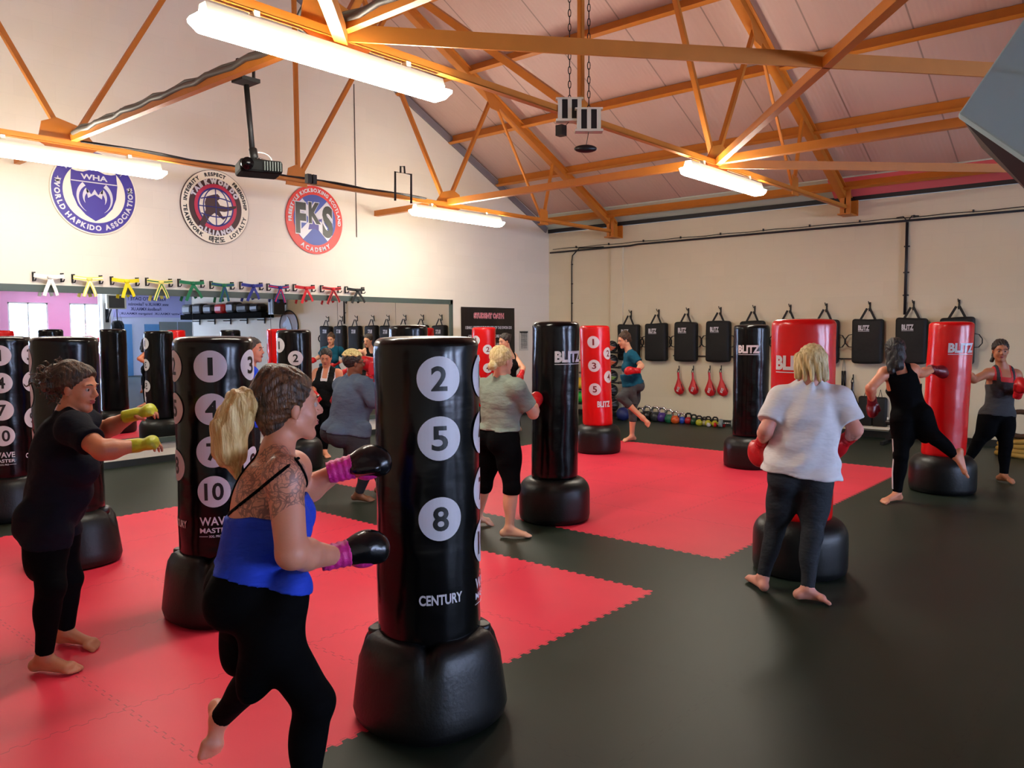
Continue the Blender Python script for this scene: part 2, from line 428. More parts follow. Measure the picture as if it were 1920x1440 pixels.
# dark strip where wall meets roof, and glossy lining strip above it
slab('trim_1', (WX-0.03, YE, 3.785), (WX+0.0, WY-0.0, 3.86), M['dark_trim'])
mb = MB(); a = (WX-0.02, 3.86); b = (WX-0.36, roofz(WX-0.36)-0.03)
mb.add([(a[0], YE, a[1]), (a[0], WY, a[1]), (b[0], WY, b[1]), (b[0], YE, b[1]), (a[0], YE, a[1]+.02), (a[0], WY, a[1]+.02), (b[0], WY, b[1]+.02), (b[0], YE, b[1]+.02)],
       [(0, 1, 2, 3), (7, 6, 5, 4), (0, 4, 5, 1), (2, 6, 7, 3), (1, 5, 6, 2), (3, 7, 4, 0)])
struct('trim_2', mb.mesh('t'), M['frieze'])
mb2 = MB(); o_ = Vector((-0.012, 0, -0.012)); pp_ = [(a[0], YE, a[1]), (a[0], 4.6, a[1]), (b[0], 4.6, b[1]), (b[0], YE, b[1])]  # added sheet over the near lining, coloured like the red reflection on it
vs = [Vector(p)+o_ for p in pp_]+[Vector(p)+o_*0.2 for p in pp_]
struct('trim_6', mb2.add(vs, [(0, 1, 2, 3), (7, 6, 5, 4), (0, 4, 5, 1), (2, 6, 7, 3), (1, 5, 6, 2), (3, 7, 4, 0)]).mesh('t'), M['frieze_reflection'])
# grey strip along the gable roof line
d = Vector((-1, 0, SLO)).normalized()
mb = MB().bar((WX-0.1, WY-0.02, EAV-0.02), (RX, WY-0.02, RZ-0.02), 0.03, 0.12); mb.bar((WL, WY-0.02, EAV-0.02), (RX, WY-0.02, RZ-0.02), 0.03, 0.12)
struct('trim_3', mb.mesh('t'), mat('grey_verge', (120, 112, 116), 0.6))
slab('baseboard_right', (WX-0.02, YE, 0), (WX, WY, 0.1), M['skirting'])
slab('baseboard_gable', (WL, WY-0.025, 0), (WX-0.02, WY, 0.085), M['skirting'])
# flat pier in the right wall under the truss foot, and short column at the end of the wall
slab('trim_4', (WX-0.04, 8.66, 0.1), (WX, 8.94, 3.38), M['wallR'])
def mir(px, py, ax, val):                                        # point whose mirror image falls on this pixel
    v = 2*(WY-0.02)-val if ax == 1 else val
    p = onp(px, py, ax, v); return Vector((p.x, 2*(WY-0.02)-p.y, p.z))
CX0, CX1 = mir(193, 600, 1, -9.2).x, mir(208, 600, 1, -9.2).x
slab('wall_column', (CX0, -9.6, 0), (CX1, -9.2, 3.35), M['white'])

# ------------------------------------------------------------------ trusses
TY = [8.8, 4.35, -0.05]; TZ = 3.64
def strut(nm, a, b, w, par, up=(0, 1, 0), flip=1, t=0.008):
    return obj(nm, MB().angle(a, b, w, t, up, flip).mesh(nm), M['orange'], par, world=True)
def truss(y, label):
    T = thing('roof_truss', label, 'roof truss', (RX, y, TZ), 0, 'orange steel roof trusses')
    P = lambda x, z: (x, y, z)
    top = lambda x: roofz(x)-0.2
    for s in (1, -1):
        ex = RX+s*(WX-RX-0.08)
        obj('top_chord', MB().angle(P(ex, top(ex)-0.02), P(RX, top(RX)), 0.11, 0.012, (0, 1, 0), s).bar(P(ex, top(ex)+0.03), P(RX, top(RX)+0.05), 0.1, 0.012).mesh('c'), M['orange'], T, world=True)
        n1, n2 = RX+s*2.69, RX+s*5.05
        P1_ = RX+s*3.75; Q = RX+s*5.35
        strut('diagonal', P(n1, TZ), P(P1_, top(P1_)), 0.05, T)
        strut('diagonal', P(n2, TZ), P(P1_, top(P1_)), 0.03, T)
        strut('diagonal', P(n2, TZ), P(Q, top(Q)), 0.04, T)
        strut('diagonal', P(n1, TZ), P(RX+s*0.75, top(RX+s*0.75)), 0.05, T)
        gp = [(-0.28, 0), (-0.12, 0.2), (0.12, 0.26), (0.26, 0.2), (0.3, 0), (0.2, -0.05), (-0.2, -0.05)]
        obj('gusset_plate', MB().prism([(p[0]*s, p[1]) for p in gp], P(n1, TZ), (1, 0, 0), (0, 0, 1), 0.012).mesh('g'), M['orange'], T, world=True)
        gp = [(-0.1, -0.05), (-0.1, 0.22), (0.1, 0.2), (0.12, -0.05)]
        obj('gusset_plate', MB().prism([(p[0]*s, p[1]) for p in gp], P(n2, TZ), (1, 0, 0), (0, 0, 1), 0.012).mesh('g'), M['orange'], T, world=True)
        gp = [(-0.2, 0.02), (0.2, 0.02-0.2*SLO), (0.12, -0.22), (-0.06, -0.2)]
        obj('gusset_plate', MB().prism([(p[0]*s, p[1]) for p in gp], P(P1_, top(P1_)), (1, 0, 0), (0, 0, 1), 0.012).mesh('g'), M['orange'], T, world=True)
        # foot at the wall
        fx = RX+s*(WX-RX)
        mb = MB().box((fx-s*0.14, y, 3.78), (0.26, 0.02, 0.42)).box((fx-s*0.01, y, 3.77), (0.02, 0.24, 0.46)).box((fx-s*0.17, y, 3.55), (0.32, 0.2, 0.02)).box((fx-s*0.26, y, 3.78), (0.02, 0.16, 0.42))
        obj('bearing_foot', mb.mesh('f'), M['orange'], T, world=True)
    obj('bottom_chord', MB().angle((WL+0.15, y, TZ), (WX-0.15, y, TZ), 0.055, 0.01, (0, 0, 1), 1).mesh('b'), M['orange'], T, world=True)
    strut('hanger', P(RX+0.04, TZ), P(RX+0.04, top(RX)), 0.045, T, (0, 1, 0))
    obj('gusset_plate', MB().prism([(-0.16, -0.05), (-0.12, 0.16), (0.0, 0.22), (0.12, 0.16), (0.16, -0.05)], P(RX, TZ), (1, 0, 0), (0, 0, 1), 0.012).mesh('g'), M['orange'], T, world=True)
    return T
truss(TY[0], 'orange steel roof truss nearest the mirror wall, above the projector and the round badges')
T2 = truss(TY[1], 'orange steel roof truss in mid hall carrying the two long lights overhead')
truss(TY[2], 'orange steel roof truss closest to the viewer, directly above and mostly out of view')
# centre diagonals of the truss by the gable
def solob(nm, a, b, w, label, cat, group=None, up=(0, 0, 1), kind='bar', h=None):
    mb = MB()
    if kind == 'bar': mb.bar(a, b, w, h or w, up)
    else: mb.angle(a, b, w, 0.01, up)
    return solo(nm, mb.mesh(nm), M['orange'], label, cat, group, base=tuple(Vector(a)))
solob('roof_brace', (RX+0.04, TY[1], TZ+0.05), (RX, TY[0]-0.02, RZ-0.4), 0.1, 'broad orange steel brace rising from the mid truss towards the ridge', 'brace', h=0.07)
solob('roof_brace', (RX+0.04, TY[0], TZ+0.05), (RX+1.75, TY[0], roofz(RX+1.75)-0.2), 0.05, 'orange steel brace leaning right in the truss above the blue and red kickboxing badge', 'brace', up=(0, 1, 0), kind='angle')
# purlins along the right slope
PX = [13.12, 11.82, 10.57, 9.32, 8.07, 6.82]
plab = ['lowest orange roof purlin, just above the dark strip on the right wall', 'second orange purlin up from the right wall', 'third orange purlin up from the right wall, meeting the gable halfway up',
        'fourth orange purlin up from the right wall', 'fifth orange purlin up from the right wall', 'orange purlin closest to the ridge on the right slope']
for k, x in enumerate(PX):
    z = roofz(x)
    d = Vector((-1, 0, SLO)).normalized(); n = Vector((-SLO, 0, -1)).normalized()
    mb = MB(); c = Vector((x, (YE-0.6+WY)/2, z))+n*0.085; L = WY-YE+0.6
    Y = Vector((0, 1, 0))
    mb.box(c+n*0.02, (L, 0.012, 0.19), (Y, d, n)); mb.box(c+n*0.11+d*0.03, (L, 0.06, 0.01), (Y, d, n)); mb.box(c-n*0.072-d*0.03, (L, 0.06, 0.01), (Y, d, n))
    solo('roof_purlin', mb.mesh('p'), M['orange'], plab[k], 'roof beam', 'orange purlins under the right roof slope')
for k, x in enumerate([-1.1, 0.2, 1.45, 2.7, 3.95, 5.2]):
    z = roofz(x); n = Vector((SLO, 0, -1)).normalized(); d = Vector((1, 0, SLO)).normalized(); c = Vector((x, (YE-0.6+WY)/2, z))+n*0.085
    mb = MB().box(c, (WY-YE+0.6, 0.012, 0.15), (Vector((0, 1, 0)), d, n)); mb.box(c+n*0.072+d*0.03, (WY-YE+0.6, 0.06, 0.01), (Vector((0, 1, 0)), d, n))
    solo('roof_purlin', mb.mesh('p'), M['orange'], 'orange purlin under the left roof slope, above the viewer and outside the picture', 'roof beam', 'orange purlins under the left roof slope')
# tie beams at chord level
solob('tie_beam', (3.34, WY-0.1, TZ+0.05), (3.34, -0.0, TZ+0.05), 0.06, 'orange tie beam wrapped in grey cables carrying the projector', 'tie beam', kind='angle')
solob('tie_beam', (8.71, WY-0.02, TZ+0.02), (8.71, -0.0, TZ+0.02), 0.085, 'long yellow-orange tie beam crossing from the gable end light to the right-hand light', 'tie beam', kind='angle')
solob('cross_brace', (3.34, TY[1], TZ+0.05), (8.71, TY[2], TZ+0.05), 0.016, 'broad orange beam crossing the top of the picture towards the blue board', 'brace', h=0.11)
solob('cross_brace', (8.71, TY[1], TZ+0.0), (3.34, TY[2], TZ+0.0), 0.07, 'orange diagonal brace running from the right-hand light up past the broad beam', 'brace', kind='angle')
solob('cross_brace', (8.71, TY[1], TZ+0.02), (13.3, TY[2], TZ+0.02), 0.016, 'orange diagonal brace from the right-hand light to the top of the right wall', 'brace', h=0.1)
solob('cross_brace', (3.34, TY[1], TZ+0.02), (WL+0.1, TY[2]-0.3, TZ+0.02), 0.08, 'orange diagonal brace above the left end of the nearest light', 'brace', h=0.1)

# cables strapped to the first tie beam
mb = MB()
for q, (dx, dz, r) in enumerate(((-0.035, 0.11, 0.024), (0.01, 0.13, 0.02), (0.04, 0.10, 0.018), (-0.01, 0.15, 0.012))):
    pts = [(3.34+dx+0.008*math.sin(k*1.7+q), y, TZ+dz+0.012*math.sin(k*2.3+q*2)) for k, y in enumerate(np.linspace(8.7, 0.1, 46))]
    mb.tube(pts, r, 6)
solo('cable_bundle', mb.mesh('c'), mat('grey_cable', (88, 84, 78), 0.5), 'bundle of grey cables strapped along the tie beam above the projector', 'cables', base=(3.34, 4.35, TZ+0.1))
mb = MB(); 
for q in range(3): mb.tube([(x, 8.74+q*0.012, TZ+0.055+0.01*math.sin(x*5+q)) for x in np.linspace(3.4, 8.2, 30)], 0.008, 6)
solo('cable_bundle', mb.mesh('c'), M['iron'], 'thin dark cables lying along the bottom of the truss behind the projector', 'cables', base=(5.8, 8.75, TZ+0.05))
mb = MB(); mb.tube([(3.22+0.1*math.cos(a), 4.5+0.05*math.sin(a*2), TZ+0.15+0.1*math.sin(a)) for a in np.linspace(0, 4*PI, 40)], 0.014, 6)
mb.tube([(3.2+0.07*math.cos(a), 4.42, TZ+0.13+0.07*math.sin(a)) for a in np.linspace(0, 2*PI, 20)], 0.03, 8)
solo('cable_coil', mb.mesh('c'), M['iron'], 'coil of dark cable on the beam behind the nearest light', 'cables')

# ------------------------------------------------------------------ strip lights
def strip_light(x, y, z, label):
    t = thing('strip_light', label, 'light', (x, y, z), 0, 'fluorescent strip lights under the trusses')
    L = 1.86
    obj('light_housing', MB().prism([(-0.035, 0.075), (0.035, 0.075), (0.055, 0.02), (0.05, 0), (-0.05, 0), (-0.055, 0.02)], (-L/2, 0, 0), (0, 1, 0), (0, 0, 1), L).mesh('h'), M['offwhite'], t)
    prof = [(-0.06, 0.0), (-0.092, -0.018), (-0.086, -0.06), (-0.055, -0.082), (0.055, -0.082), (0.086, -0.06), (0.092, -0.018), (0.06, 0.0)]
    mb = MB(); xs = [-L/2-0.05, -L/2, L/2, L/2+0.05]; sc = [0.5, 1, 1, 0.5]; vs = []; fs = []; n = len(prof)
    for xx, s_ in zip(xs, sc): vs += [(xx, p[0]*(0.8+0.2*s_), p[1]*s_) for p in prof]
    for i in range(3):
        for k in range(n-1): fs.append((i*n+k, i*n+k+1, (i+1)*n+k+1, (i+1)*n+k))
        fs.append((i*n+n-1, i*n, (i+1)*n, (i+1)*n+n-1))
    fs += [tuple(range(n))[::-1], tuple(3*n+k for k in range(n))]
    obj('light_diffuser', mb.add(vs, fs).mesh('d'), M['tube'], t)
    for s_ in (-0.6, 0.6): obj('light_bracket', MB().box((s_, 0, 0.09), (0.04, 0.06, 0.06)).mesh('b'), M['offwhite'], t)
    return t
LZ = 3.52
strip_light(3.3, TY[1], LZ, 'long fluorescent strip light nearest the viewer, over the mid left of the hall')
strip_light(8.95, TY[1], LZ, 'fluorescent strip light at the centre right under the mid truss')
strip_light(3.3, TY[0], LZ, 'fluorescent strip light at the left edge hanging in front of the purple shield badge')
strip_light(8.95, TY[0], LZ, 'fluorescent strip light by the mirror wall, right of the kickboxing badge')
# downlights in the low ceiling, seen in the mirror
for k, (x, y) in enumerate([(10.9, -9.5), (11.6, -8.2), (12.6, -9.0), (12.3, -7.0), (14.6, -7.5), (16.2, -7.5), (15.4, -9.8)]):
    solo('downlight', MB().lathe([(0.06, 0), (0.06, -0.02), (0.045, -0.03)], (x, y, 3.35), 16).mesh('d'), M['spot'], 'small bright downlight in the low back ceiling, seen in the mirror', 'light', 'downlights in the low back ceiling')

# ------------------------------------------------------------------ the mirror
x0, x1 = 0.6, 10.47; zt, zb = 2.31, 0.28
mt = thing('wall_mirror', 'wide mirror in a grey frame along the gable wall below the coloured belts', 'mirror', ((x0+x1)/2, WY-0.03, zb))
js = [x0+0.06, 3.0, 4.22, 5.44, 6.66, 7.88, 9.1, x1-0.06]
for a, b in zip(js[:-1], js[1:]):
    obj('mirror_pane', MB().box(((a+b)/2, WY-0.02, (zt+zb)/2), (b-a-0.006, 0.008, zt-zb-0.1)).mesh('m'), M['mirror'], mt, world=True)
obj('mirror_backing', MB().box(((x0+x1)/2, WY-0.008, (zt+zb)/2), (x1-x0, 0.012, zt-zb)).mesh('m'), M['black'], mt, world=True)
f = MB().box(((x0+x1)/2, WY-0.025, zt-0.04), (x1-x0, 0.045, 0.085)).box(((x0+x1)/2, WY-0.025, zb+0.02), (x1-x0, 0.045, 0.07))
f.box((x1-0.03, WY-0.025, (zt+zb)/2), (0.06, 0.045, zt-zb)).box((x0+0.03, WY-0.025, (zt+zb)/2), (0.06, 0.045, zt-zb))
obj('mirror_frame', f.mesh('f'), M['frame'], mt, world=True)

# ------------------------------------------------------------------ belts on hooks
def belt(px, py, wpx, c1, c2, label):
    P = wallG(px, py); w = (wallG(px+wpx/2, py).x-wallG(px-wpx/2, py).x)
    t = thing('martial_arts_belt', label, 'belt', (P.x, WY-0.05, P.z), 0, 'knotted belts on hooks above the mirror')
    y = -0.0
    mb = MB().ribbon([(-w/2, y-0.02, 0.005), (-w/4, y-0.035, -0.006), (0, y-0.045, -0.012), (w/4, y-0.035, -0.006), (w/2, y-0.02, 0.005)], 0.045, 0.008, (0, 0, 1))
    obj('belt_band', mb.mesh('b'), c1, t)
    if c2 is not None: obj('belt_stripe', MB().ribbon([(-w/2, y-0.025, 0.005), (-w/4, y-0.04, -0.006), (0, y-0.05, -0.012), (w/4, y-0.04, -0.006), (w/2, y-0.025, 0.005)], 0.014, 0.008, (0, 0, 1)).mesh('b'), c2, t)
    obj('belt_knot', MB().ell((0, y-0.06, -0.015), (0.035, 0.022, 0.028)).mesh('k'), c1, t)
    sw = random.uniform(0.05, 0.1)
    for s in (-1, 1):
        k = sw*s*random.uniform(0.8, 1.4); ln = random.uniform(0.2, 0.26)
        pts = [(0, y-0.06, -0.03), (k*0.4, y-0.065, -0.09), (k*0.9, y-0.06, -ln*0.7), (k*1.25, y-0.055, -ln)]
        e = obj('belt_end', MB().ribbon(pts, 0.04, 0.007, (1, 0.2*s, 0.25*s)).mesh('e'), c1, t)
        if c2 is not None: obj('end_stripe', MB().ribbon([(a, b_-0.006, c) for a, b_, c in pts], 0.012, 0.007, (1, 0.2*s, 0.25*s)).mesh('e'), c2, e)
    for s in (-1, 1):
        obj('hook', MB().box((s*(w/2-0.012), 0.04, -0.01), (0.02, 0.012, 0.11)).tube([(s*(w/2-0.012), 0.04, -0.055), (s*(w/2-0.012), -0.03, -0.06), (s*(w/2-0.012), -0.055, -0.035)], 0.008, 6).tube([(s*(w/2-0.012), 0.04, 0.035), (s*(w/2-0.012), -0.03, 0.035)], 0.008, 6).mesh('h'), M['iron'], t)
BC = {n: mat('belt_'+n, c, 0.7, bump=0.3, bscale=120) for n, c in dict(white=(235, 232, 222), yellow=(236, 214, 20), pale=(240, 226, 120), green=(16, 110, 70), blue=(34, 44, 130), red=(200, 24, 36), black=(16, 20, 20), maroon=(120, 20, 70)).items()}
for px, py, wpx, a, b, lb in [(88, 518, 57, 'white', None, 'plain white knotted belt on the leftmost pair of hooks'), (161, 522, 55, 'pale', 'white', 'white and yellow knotted belt between the white and the bright yellow belts'),
        (231, 526, 51, 'yellow', None, 'bright yellow knotted belt'), (295, 528, 47, 'pale', 'green', 'yellow belt with a dark green stripe'), (355, 530, 46, 'green', None, 'plain green knotted belt left of the blue-striped green one'),
        (413, 534, 42, 'green', 'blue', 'green belt with a blue stripe'), (468, 535, 40, 'blue', None, 'plain blue knotted belt'), (518, 538, 38, 'blue', 'red', 'blue belt with a red stripe'),
        (567, 539, 37, 'red', None, 'plain red knotted belt'), (617, 541, 35, 'red', 'black', 'red belt with a dark stripe next to the black belt'), (662, 543, 33, 'black', None, 'black knotted belt at the right end of the row')]:
    belt(px, py, wpx, BC[a], BC[b] if b else None, lb)

# ------------------------------------------------------------------ round badges
def ring(r0, r1, n=72, z=0.0, h=0.002):
    vs = [(r*math.cos(2*PI*k/n), r*math.sin(2*PI*k/n), z+h) for r in (r0, r1) for k in range(n)]
    return MB().add(vs, [(k, (k+1) % n, n+(k+1) % n, n+k) for k in range(n)]).mesh()
def arc_text(s, rad, a_mid, size, bold=0.0, inward=False, spacing=1.0, sx=1.0, z=0.0075):
    """letters set round a circle; a_mid in degrees, 90 = top"""
    out = []; widths = []
    for ch in s:
        if ch == ' ': widths.append(size*0.4); continue
        me = text_mesh(ch, size, bold, sx); co = np.array([v.co[:] for v in me.vertices]); widths.append(np.ptp(co[:, 0])+size*0.13)
    tot = sum(widths)*spacing; a = R_(a_mid)+(tot/2/rad)*(1 if not inward else -1)
    for ch, w in zip(s, widths):
        w *= spacing; st = (w/2/rad)*(-1 if not inward else 1); a += st
        if ch != ' ':
            me = text_mesh(ch, size, bold, sx)
            # keep the baseline: rebuild without centring vertically is not needed for capitals
            rot = a-PI/2 if not inward else a+PI/2
            out.append((me, Matrix.Translation((rad*math.cos(a), rad*math.sin(a), z)) @ Matrix.Rotation(rot, 4, 'Z')))
        a += st
    return out
def arctext_obj(nm, items, m, par):
    return obj(nm, merge([(a, b, 0) for a, b in items]), m, par)
def badge(px, py, rad, label, name='round_badge'):
    P = wallG(px, py)
    t = thing(name, label, 'wall badge', (P.x, WY-0.022, P.z)); t.rotation_euler = (R_(90), 0, 0); return t
def disc(par, nm, r, m, z=0.0, th=0.012):
    return obj(nm, MB().lathe([(r, z-th), (r, z)], (0, 0, 0), 72, smooth=False).mesh('d'), m, par)
purple = mat('purple_vinyl_print', (62, 48, 140), 0.45); cream = mat('cream_print', (236, 226, 206), 0.5); brown = mat('dark_brown_print', (62, 28, 30), 0.45)
crim = mat('crimson_print', (190, 36, 70), 0.45); navy = mat('navy_print', (40, 40, 120), 0.45); fred = mat('badge_red_print', (216, 50, 44), 0.45); fblue = mat('badge_blue_print', (52, 72, 158), 0.45)
W_ = M['printw']
# 1: purple shield badge
RB = (wallG(257, 380).x-wallG(95, 368).x)/2
b1 = badge(176, 362, RB, 'round purple and cream shield badge with curved lettering, leftmost on the gable wall')
disc(b1, 'badge_board', RB, cream, 0)
obj('purple_ring', ring(RB*0.72, RB*0.97, z=0.002), purple, b1)
sh = [(-0.52, 0.5), (-0.4, 0.47), (-0.25, 0.47), (-0.1, 0.53), (0, 0.62), (0.1, 0.53), (0.25, 0.47), (0.4, 0.47), (0.52, 0.5), (0.54, 0.2), (0.5, -0.1), (0.4, -0.35), (0.22, -0.55), (0, -0.68), (-0.22, -0.55), (-0.4, -0.35), (-0.5, -0.1), (-0.54, 0.2)]
obj('shield', MB().prism([(x*RB, y*RB) for x, y in sh], (0, 0, 0.001), (1, 0, 0), (0, 1, 0), 0.003).mesh('s'), purple, b1)
items = [(textfit('WHA', RB*0.62, RB*0.13, 0.03), Matrix.Translation((0, RB*0.36, 0.006)), 0)]
items.append((MB().box((0, RB*0.24, 0.0055), (RB*1.06, RB*0.025, 0.001)).mesh(), Matrix.Identity(4), 0))
def claw(r0, r1, a0, a1, taper, s):
    n = 14; outer = []; inner = []
    for k in range(n+1):
        t = k/n; a = R_(a0+(a1-a0)*t); w = (r1-r0)*(1-taper*t)
        outer.append((s*r1*math.cos(a), r1*math.sin(a)-0.1)); inner.append((s*(r1-w)*math.cos(a), (r1-w)*math.sin(a)-0.1))
    return [(x*RB, y*RB) for x, y in outer+inner[::-1]]
for s in (-1, 1):
    for r0, r1, a0, a1 in ((0.32, 0.42, 50, -60), (0.16, 0.28, 45, -35)):
        pl_ = claw(r0, r1, a0, a1, 0.95, s); pl_ = pl_ if s == -1 else pl_[::-1]
        items.append((MB().prism(pl_, (0, 0, 0.005), (1, 0, 0), (0, 1, 0), 0.001).mesh(), Matrix.Identity(4), 0))
zig = [(-0.2, 0.12), (-0.08, -0.03), (0, 0.1), (0.08, -0.03), (0.2, 0.12), (0.16, -0.12), (0.06, -0.06), (0, -0.02), (-0.06, -0.06), (-0.16, -0.12)]
items.append((MB().prism([(x*RB, (y-0.02)*RB) for x, y in zig][::-1], (0, 0, 0.005), (1, 0, 0), (0, 1, 0), 0.001).mesh(), Matrix.Identity(4), 0))
obj('shield_emblem', merge(items), W_, b1)
star = [(math.cos(PI/2+k*PI/5)*(1 if k % 2 == 0 else 0.42)*RB*0.085, math.sin(PI/2+k*PI/5)*(1 if k % 2 == 0 else 0.42)*RB*0.085) for k in range(10)]
it = [(MB().prism(star, (RB*0.845*math.cos(R_(a)), RB*0.845*math.sin(R_(a)), 0.0055), (1, 0, 0), (0, 1, 0), 0.002).mesh(), Matrix.Identity(4)) for a in (165, 10)]
arctext_obj('ring_stars', it, W_, b1); it = arc_text('WORLD HAPKIDO ASSOCIATION', RB*0.845, 269, RB*0.165, 0.004, inward=True, spacing=1.0)
arctext_obj('ring_lettering', it, W_, b1); arctext_obj('ring_lettering', arc_text('세계합기도협회', RB*0.845, 90, RB*0.2, 0.004, spacing=1.15), W_, b1)
# 2: globe badge
RB = (wallG(467, 398).x-wallG(339, 388).x)/2
b2 = badge(403, 389, RB, 'round cream badge with a globe and a flying kick silhouette, middle of three')
disc(b2, 'badge_board', RB, brown, 0); obj('cream_ring', ring(RB*0.77, RB*0.985, z=0.002), cream, b2)
obj('globe_rim', ring(RB*0.52, RB*0.62, z=0.003), crim, b2)
obj('globe', ring(0.001, RB*0.52, z=0.002), cream, b2)
gl = []
for k in (-0.36, 0, 0.36):
    pts = [(RB*k*math.cos(t)*1.0, RB*0.5*math.sin(t), 0.006) for t in np.linspace(-PI/2, PI/2, 16)]
    gl.append((MB().tube(pts, RB*0.016, 5).mesh(), Matrix.Identity(4), 0))
for k in (-0.26, 0, 0.26):
    w = math.sqrt(0.25-k*k)*RB; gl.append((MB().tube([(x, RB*k*(1-0.25*(x/w)**2), 0.006) for x in np.linspace(-w, w, 12)], RB*0.016, 5).mesh(), Matrix.Identity(4), 0))
gl.append((ring(RB*0.48, RB*0.525, z=0.004), Matrix.Identity(4), 0))
obj('globe_lines', merge(gl), navy, b2)
sil = [(-0.5, -0.5), (-0.4, -0.3), (-0.3, -0.1), (-0.32, 0.1), (-0.26, 0.26), (-0.1, 0.32), (0.0, 0.35), (0.06, 0.36), (0.12, 0.3), (0.1, 0.22), (0.04, 0.18), (0.12, 0.06), (0.3, 0.04), (0.5, 0.08), (0.6, 0.1), (0.6, 0.04), (0.45, -0.04), (0.25, -0.1), (0.1, -0.1), (0.18, -0.22), (0.28, -0.26), (0.2, -0.32), (0.05, -0.22), (-0.05, -0.16), (-0.2, -0.28), (-0.3, -0.45), (-0.38, -0.58)]
obj('kick_silhouette', MB().prism([(x*RB, y*RB) for x, y in sil][::-1], (0, 0, 0.007), (1, 0, 0), (0, 1, 0), 0.002).mesh('s'), brown, b2)
it = arc_text('TAE KWON DO', RB*0.695, 92, RB*0.165, 0.008, spacing=1.0); arctext_obj('inner_lettering', it, W_, b2); it = arc_text('ALLIANCE', RB*0.695, 270, RB*0.165, 0.008, inward=True)
arctext_obj('inner_lettering', it, W_, b2)
for s, a in (('RESPECT', 90), ('INTEGRITY', 148), ('FRIENDSHIP', 27)): arctext_obj('outer_lettering', arc_text(s, RB*0.88, a, RB*0.13, 0.004, spacing=0.95), M['printk'], b2)
for s, a in (('TEAMWORK', 212), ('LOYALTY', 322), ('태권도', 270)): arctext_obj('outer_lettering', arc_text(s, RB*0.88, a, RB*0.14 if s != '태권도' else RB*0.17, 0.004, inward=True, spacing=0.95), M['printk'], b2)
# 3: red and blue badge
RB = (wallG(641, 415).x-wallG(535, 408).x)/2
b3 = badge(589, 413, RB, 'round red and blue badge with a white cross, rightmost of three')
disc(b3, 'badge_board', RB, fred, 0); obj('blue_field', ring(0.001, RB*0.74, z=0.002), fblue, b3)
cr = []
for s in (-1, 1):
    L = RB*0.72; ax = Vector((s*0.72, 0.7, 0)).normalized(); ay = Vector((-ax.y, ax.x, 0))
    cr.append((MB().box((0, 0, 0.0045), (2*L, RB*0.24, 0.002), (ax, ay, Vector((0, 0, 1)))).mesh(), Matrix.Identity(4), 0))
obj('white_cross', merge(cr), W_, b3)
obj('figure_emblem', MB().prism([(x*RB, y*RB) for x, y in [(-0.25, 0.1), (-0.2, -0.1), (-0.25, -0.3), (0, -0.26), (0.12, -0.32), (0.12, -0.1), (0.25, 0.06), (0.1, 0.02), (0, 0.12), (-0.1, 0.04)]][::-1], (0, 0, 0.006), (1, 0, 0), (0, 1, 0), 0.002).mesh('e'), purple, b3)
for ch, x, y, w, h, al in (('F', -0.5, 0.02, 0.36, 0.9, 0), ('K', -0.02, 0.2, 0.42, 0.62, 0), ('S', 0.44, -0.02, 0.38, 0.95, 0)):
    obj('big_letter_outline', merge([(textfit(ch, w*RB*1.1, h*RB*1.06, 0.10), Matrix.Translation((x*RB, y*RB, 0.0085)), 0)]), W_, b3)
    obj('big_letter', merge([(textfit(ch, w*RB, h*RB, 0.05), Matrix.Translation((x*RB, y*RB, 0.0095)), 0)]), M['printk'], b3)
arctext_obj('ring_lettering', arc_text('FREESTYLE KICKBOXING SCOTLAND', RB*0.87, 90, RB*0.145, 0.004, spacing=0.95), W_, b3); it = arc_text('ACADEMY', RB*0.87, 270, RB*0.17, 0.004, inward=True, spacing=1.1)
arctext_obj('ring_lettering', it, W_, b3)

# ------------------------------------------------------------------ black text banner and notice on the gable wall
def flat_sign(name, x0, x1, z0, z1, m, label, cat, y=WY-0.02, face=-1):
    t = thing(name, label, cat, ((x0+x1)/2, y, z0))
    n = 14; mb = MB(); vs = []; fs = []
    for i in range(n+1):
        for j in range(2):
            for k in range(2): vs.append((x0+(x1-x0)*i/n, y+0.004*math.sin(i*1.3)+(0.004 if k else 0)*(-face), (z0, z1)[j]))
    for i in range(n):
        a = i*4; b = a+4; fs += [(a, b, b+2, a+2), (a+1, a+3, b+3, b+1), (a, a+1, b+1, b), (a+2, b+2, b+3, a+3)]
    fs += [(0, 2, 3, 1), (n*4, n*4+1, n*4+3, n*4+2)]
    obj('banner_sheet', mb.add(vs, fs).mesh('s'), m, t, world=True)
    return t
a, b = wallG(863, 575), wallG(963, 577); z0 = 0.75
ban = flat_sign('oath_banner', a.x, b.x, z0, 2.19, mat('black_banner', (22, 14, 14), 0.35), 'black banner with white lettering hanging right of the mirror', 'banner')
cxm = (a.x+b.x)/2; ww = b.x-a.x
def wtext(par, nm, s, x, y, z, w, h, m, bold=0.02, face=-1):
    mx = planemx((x, y, z), (1, 0, 0), (0, 0, 1)) if face == -1 else planemx((x, y, z), (-1, 0, 0), (0, 0, 1))
    me = merge([(textfit(s, w, h, bold), mx, 0)]); return obj(nm, me, m, par, world=True)
yy = WY-0.034
wtext(ban, 'banner_title', 'STUDENT OATH', cxm, yy, 2.03, ww*0.57, 0.115, mat('title_pink', (246, 176, 184), 0.5), 0.085)
wtext(ban, 'banner_title', 'STUDENT OATH', cxm, yy-0.003, 2.03, ww*0.565, 0.105, mat('title_red', (150, 16, 36), 0.5), 0.0)
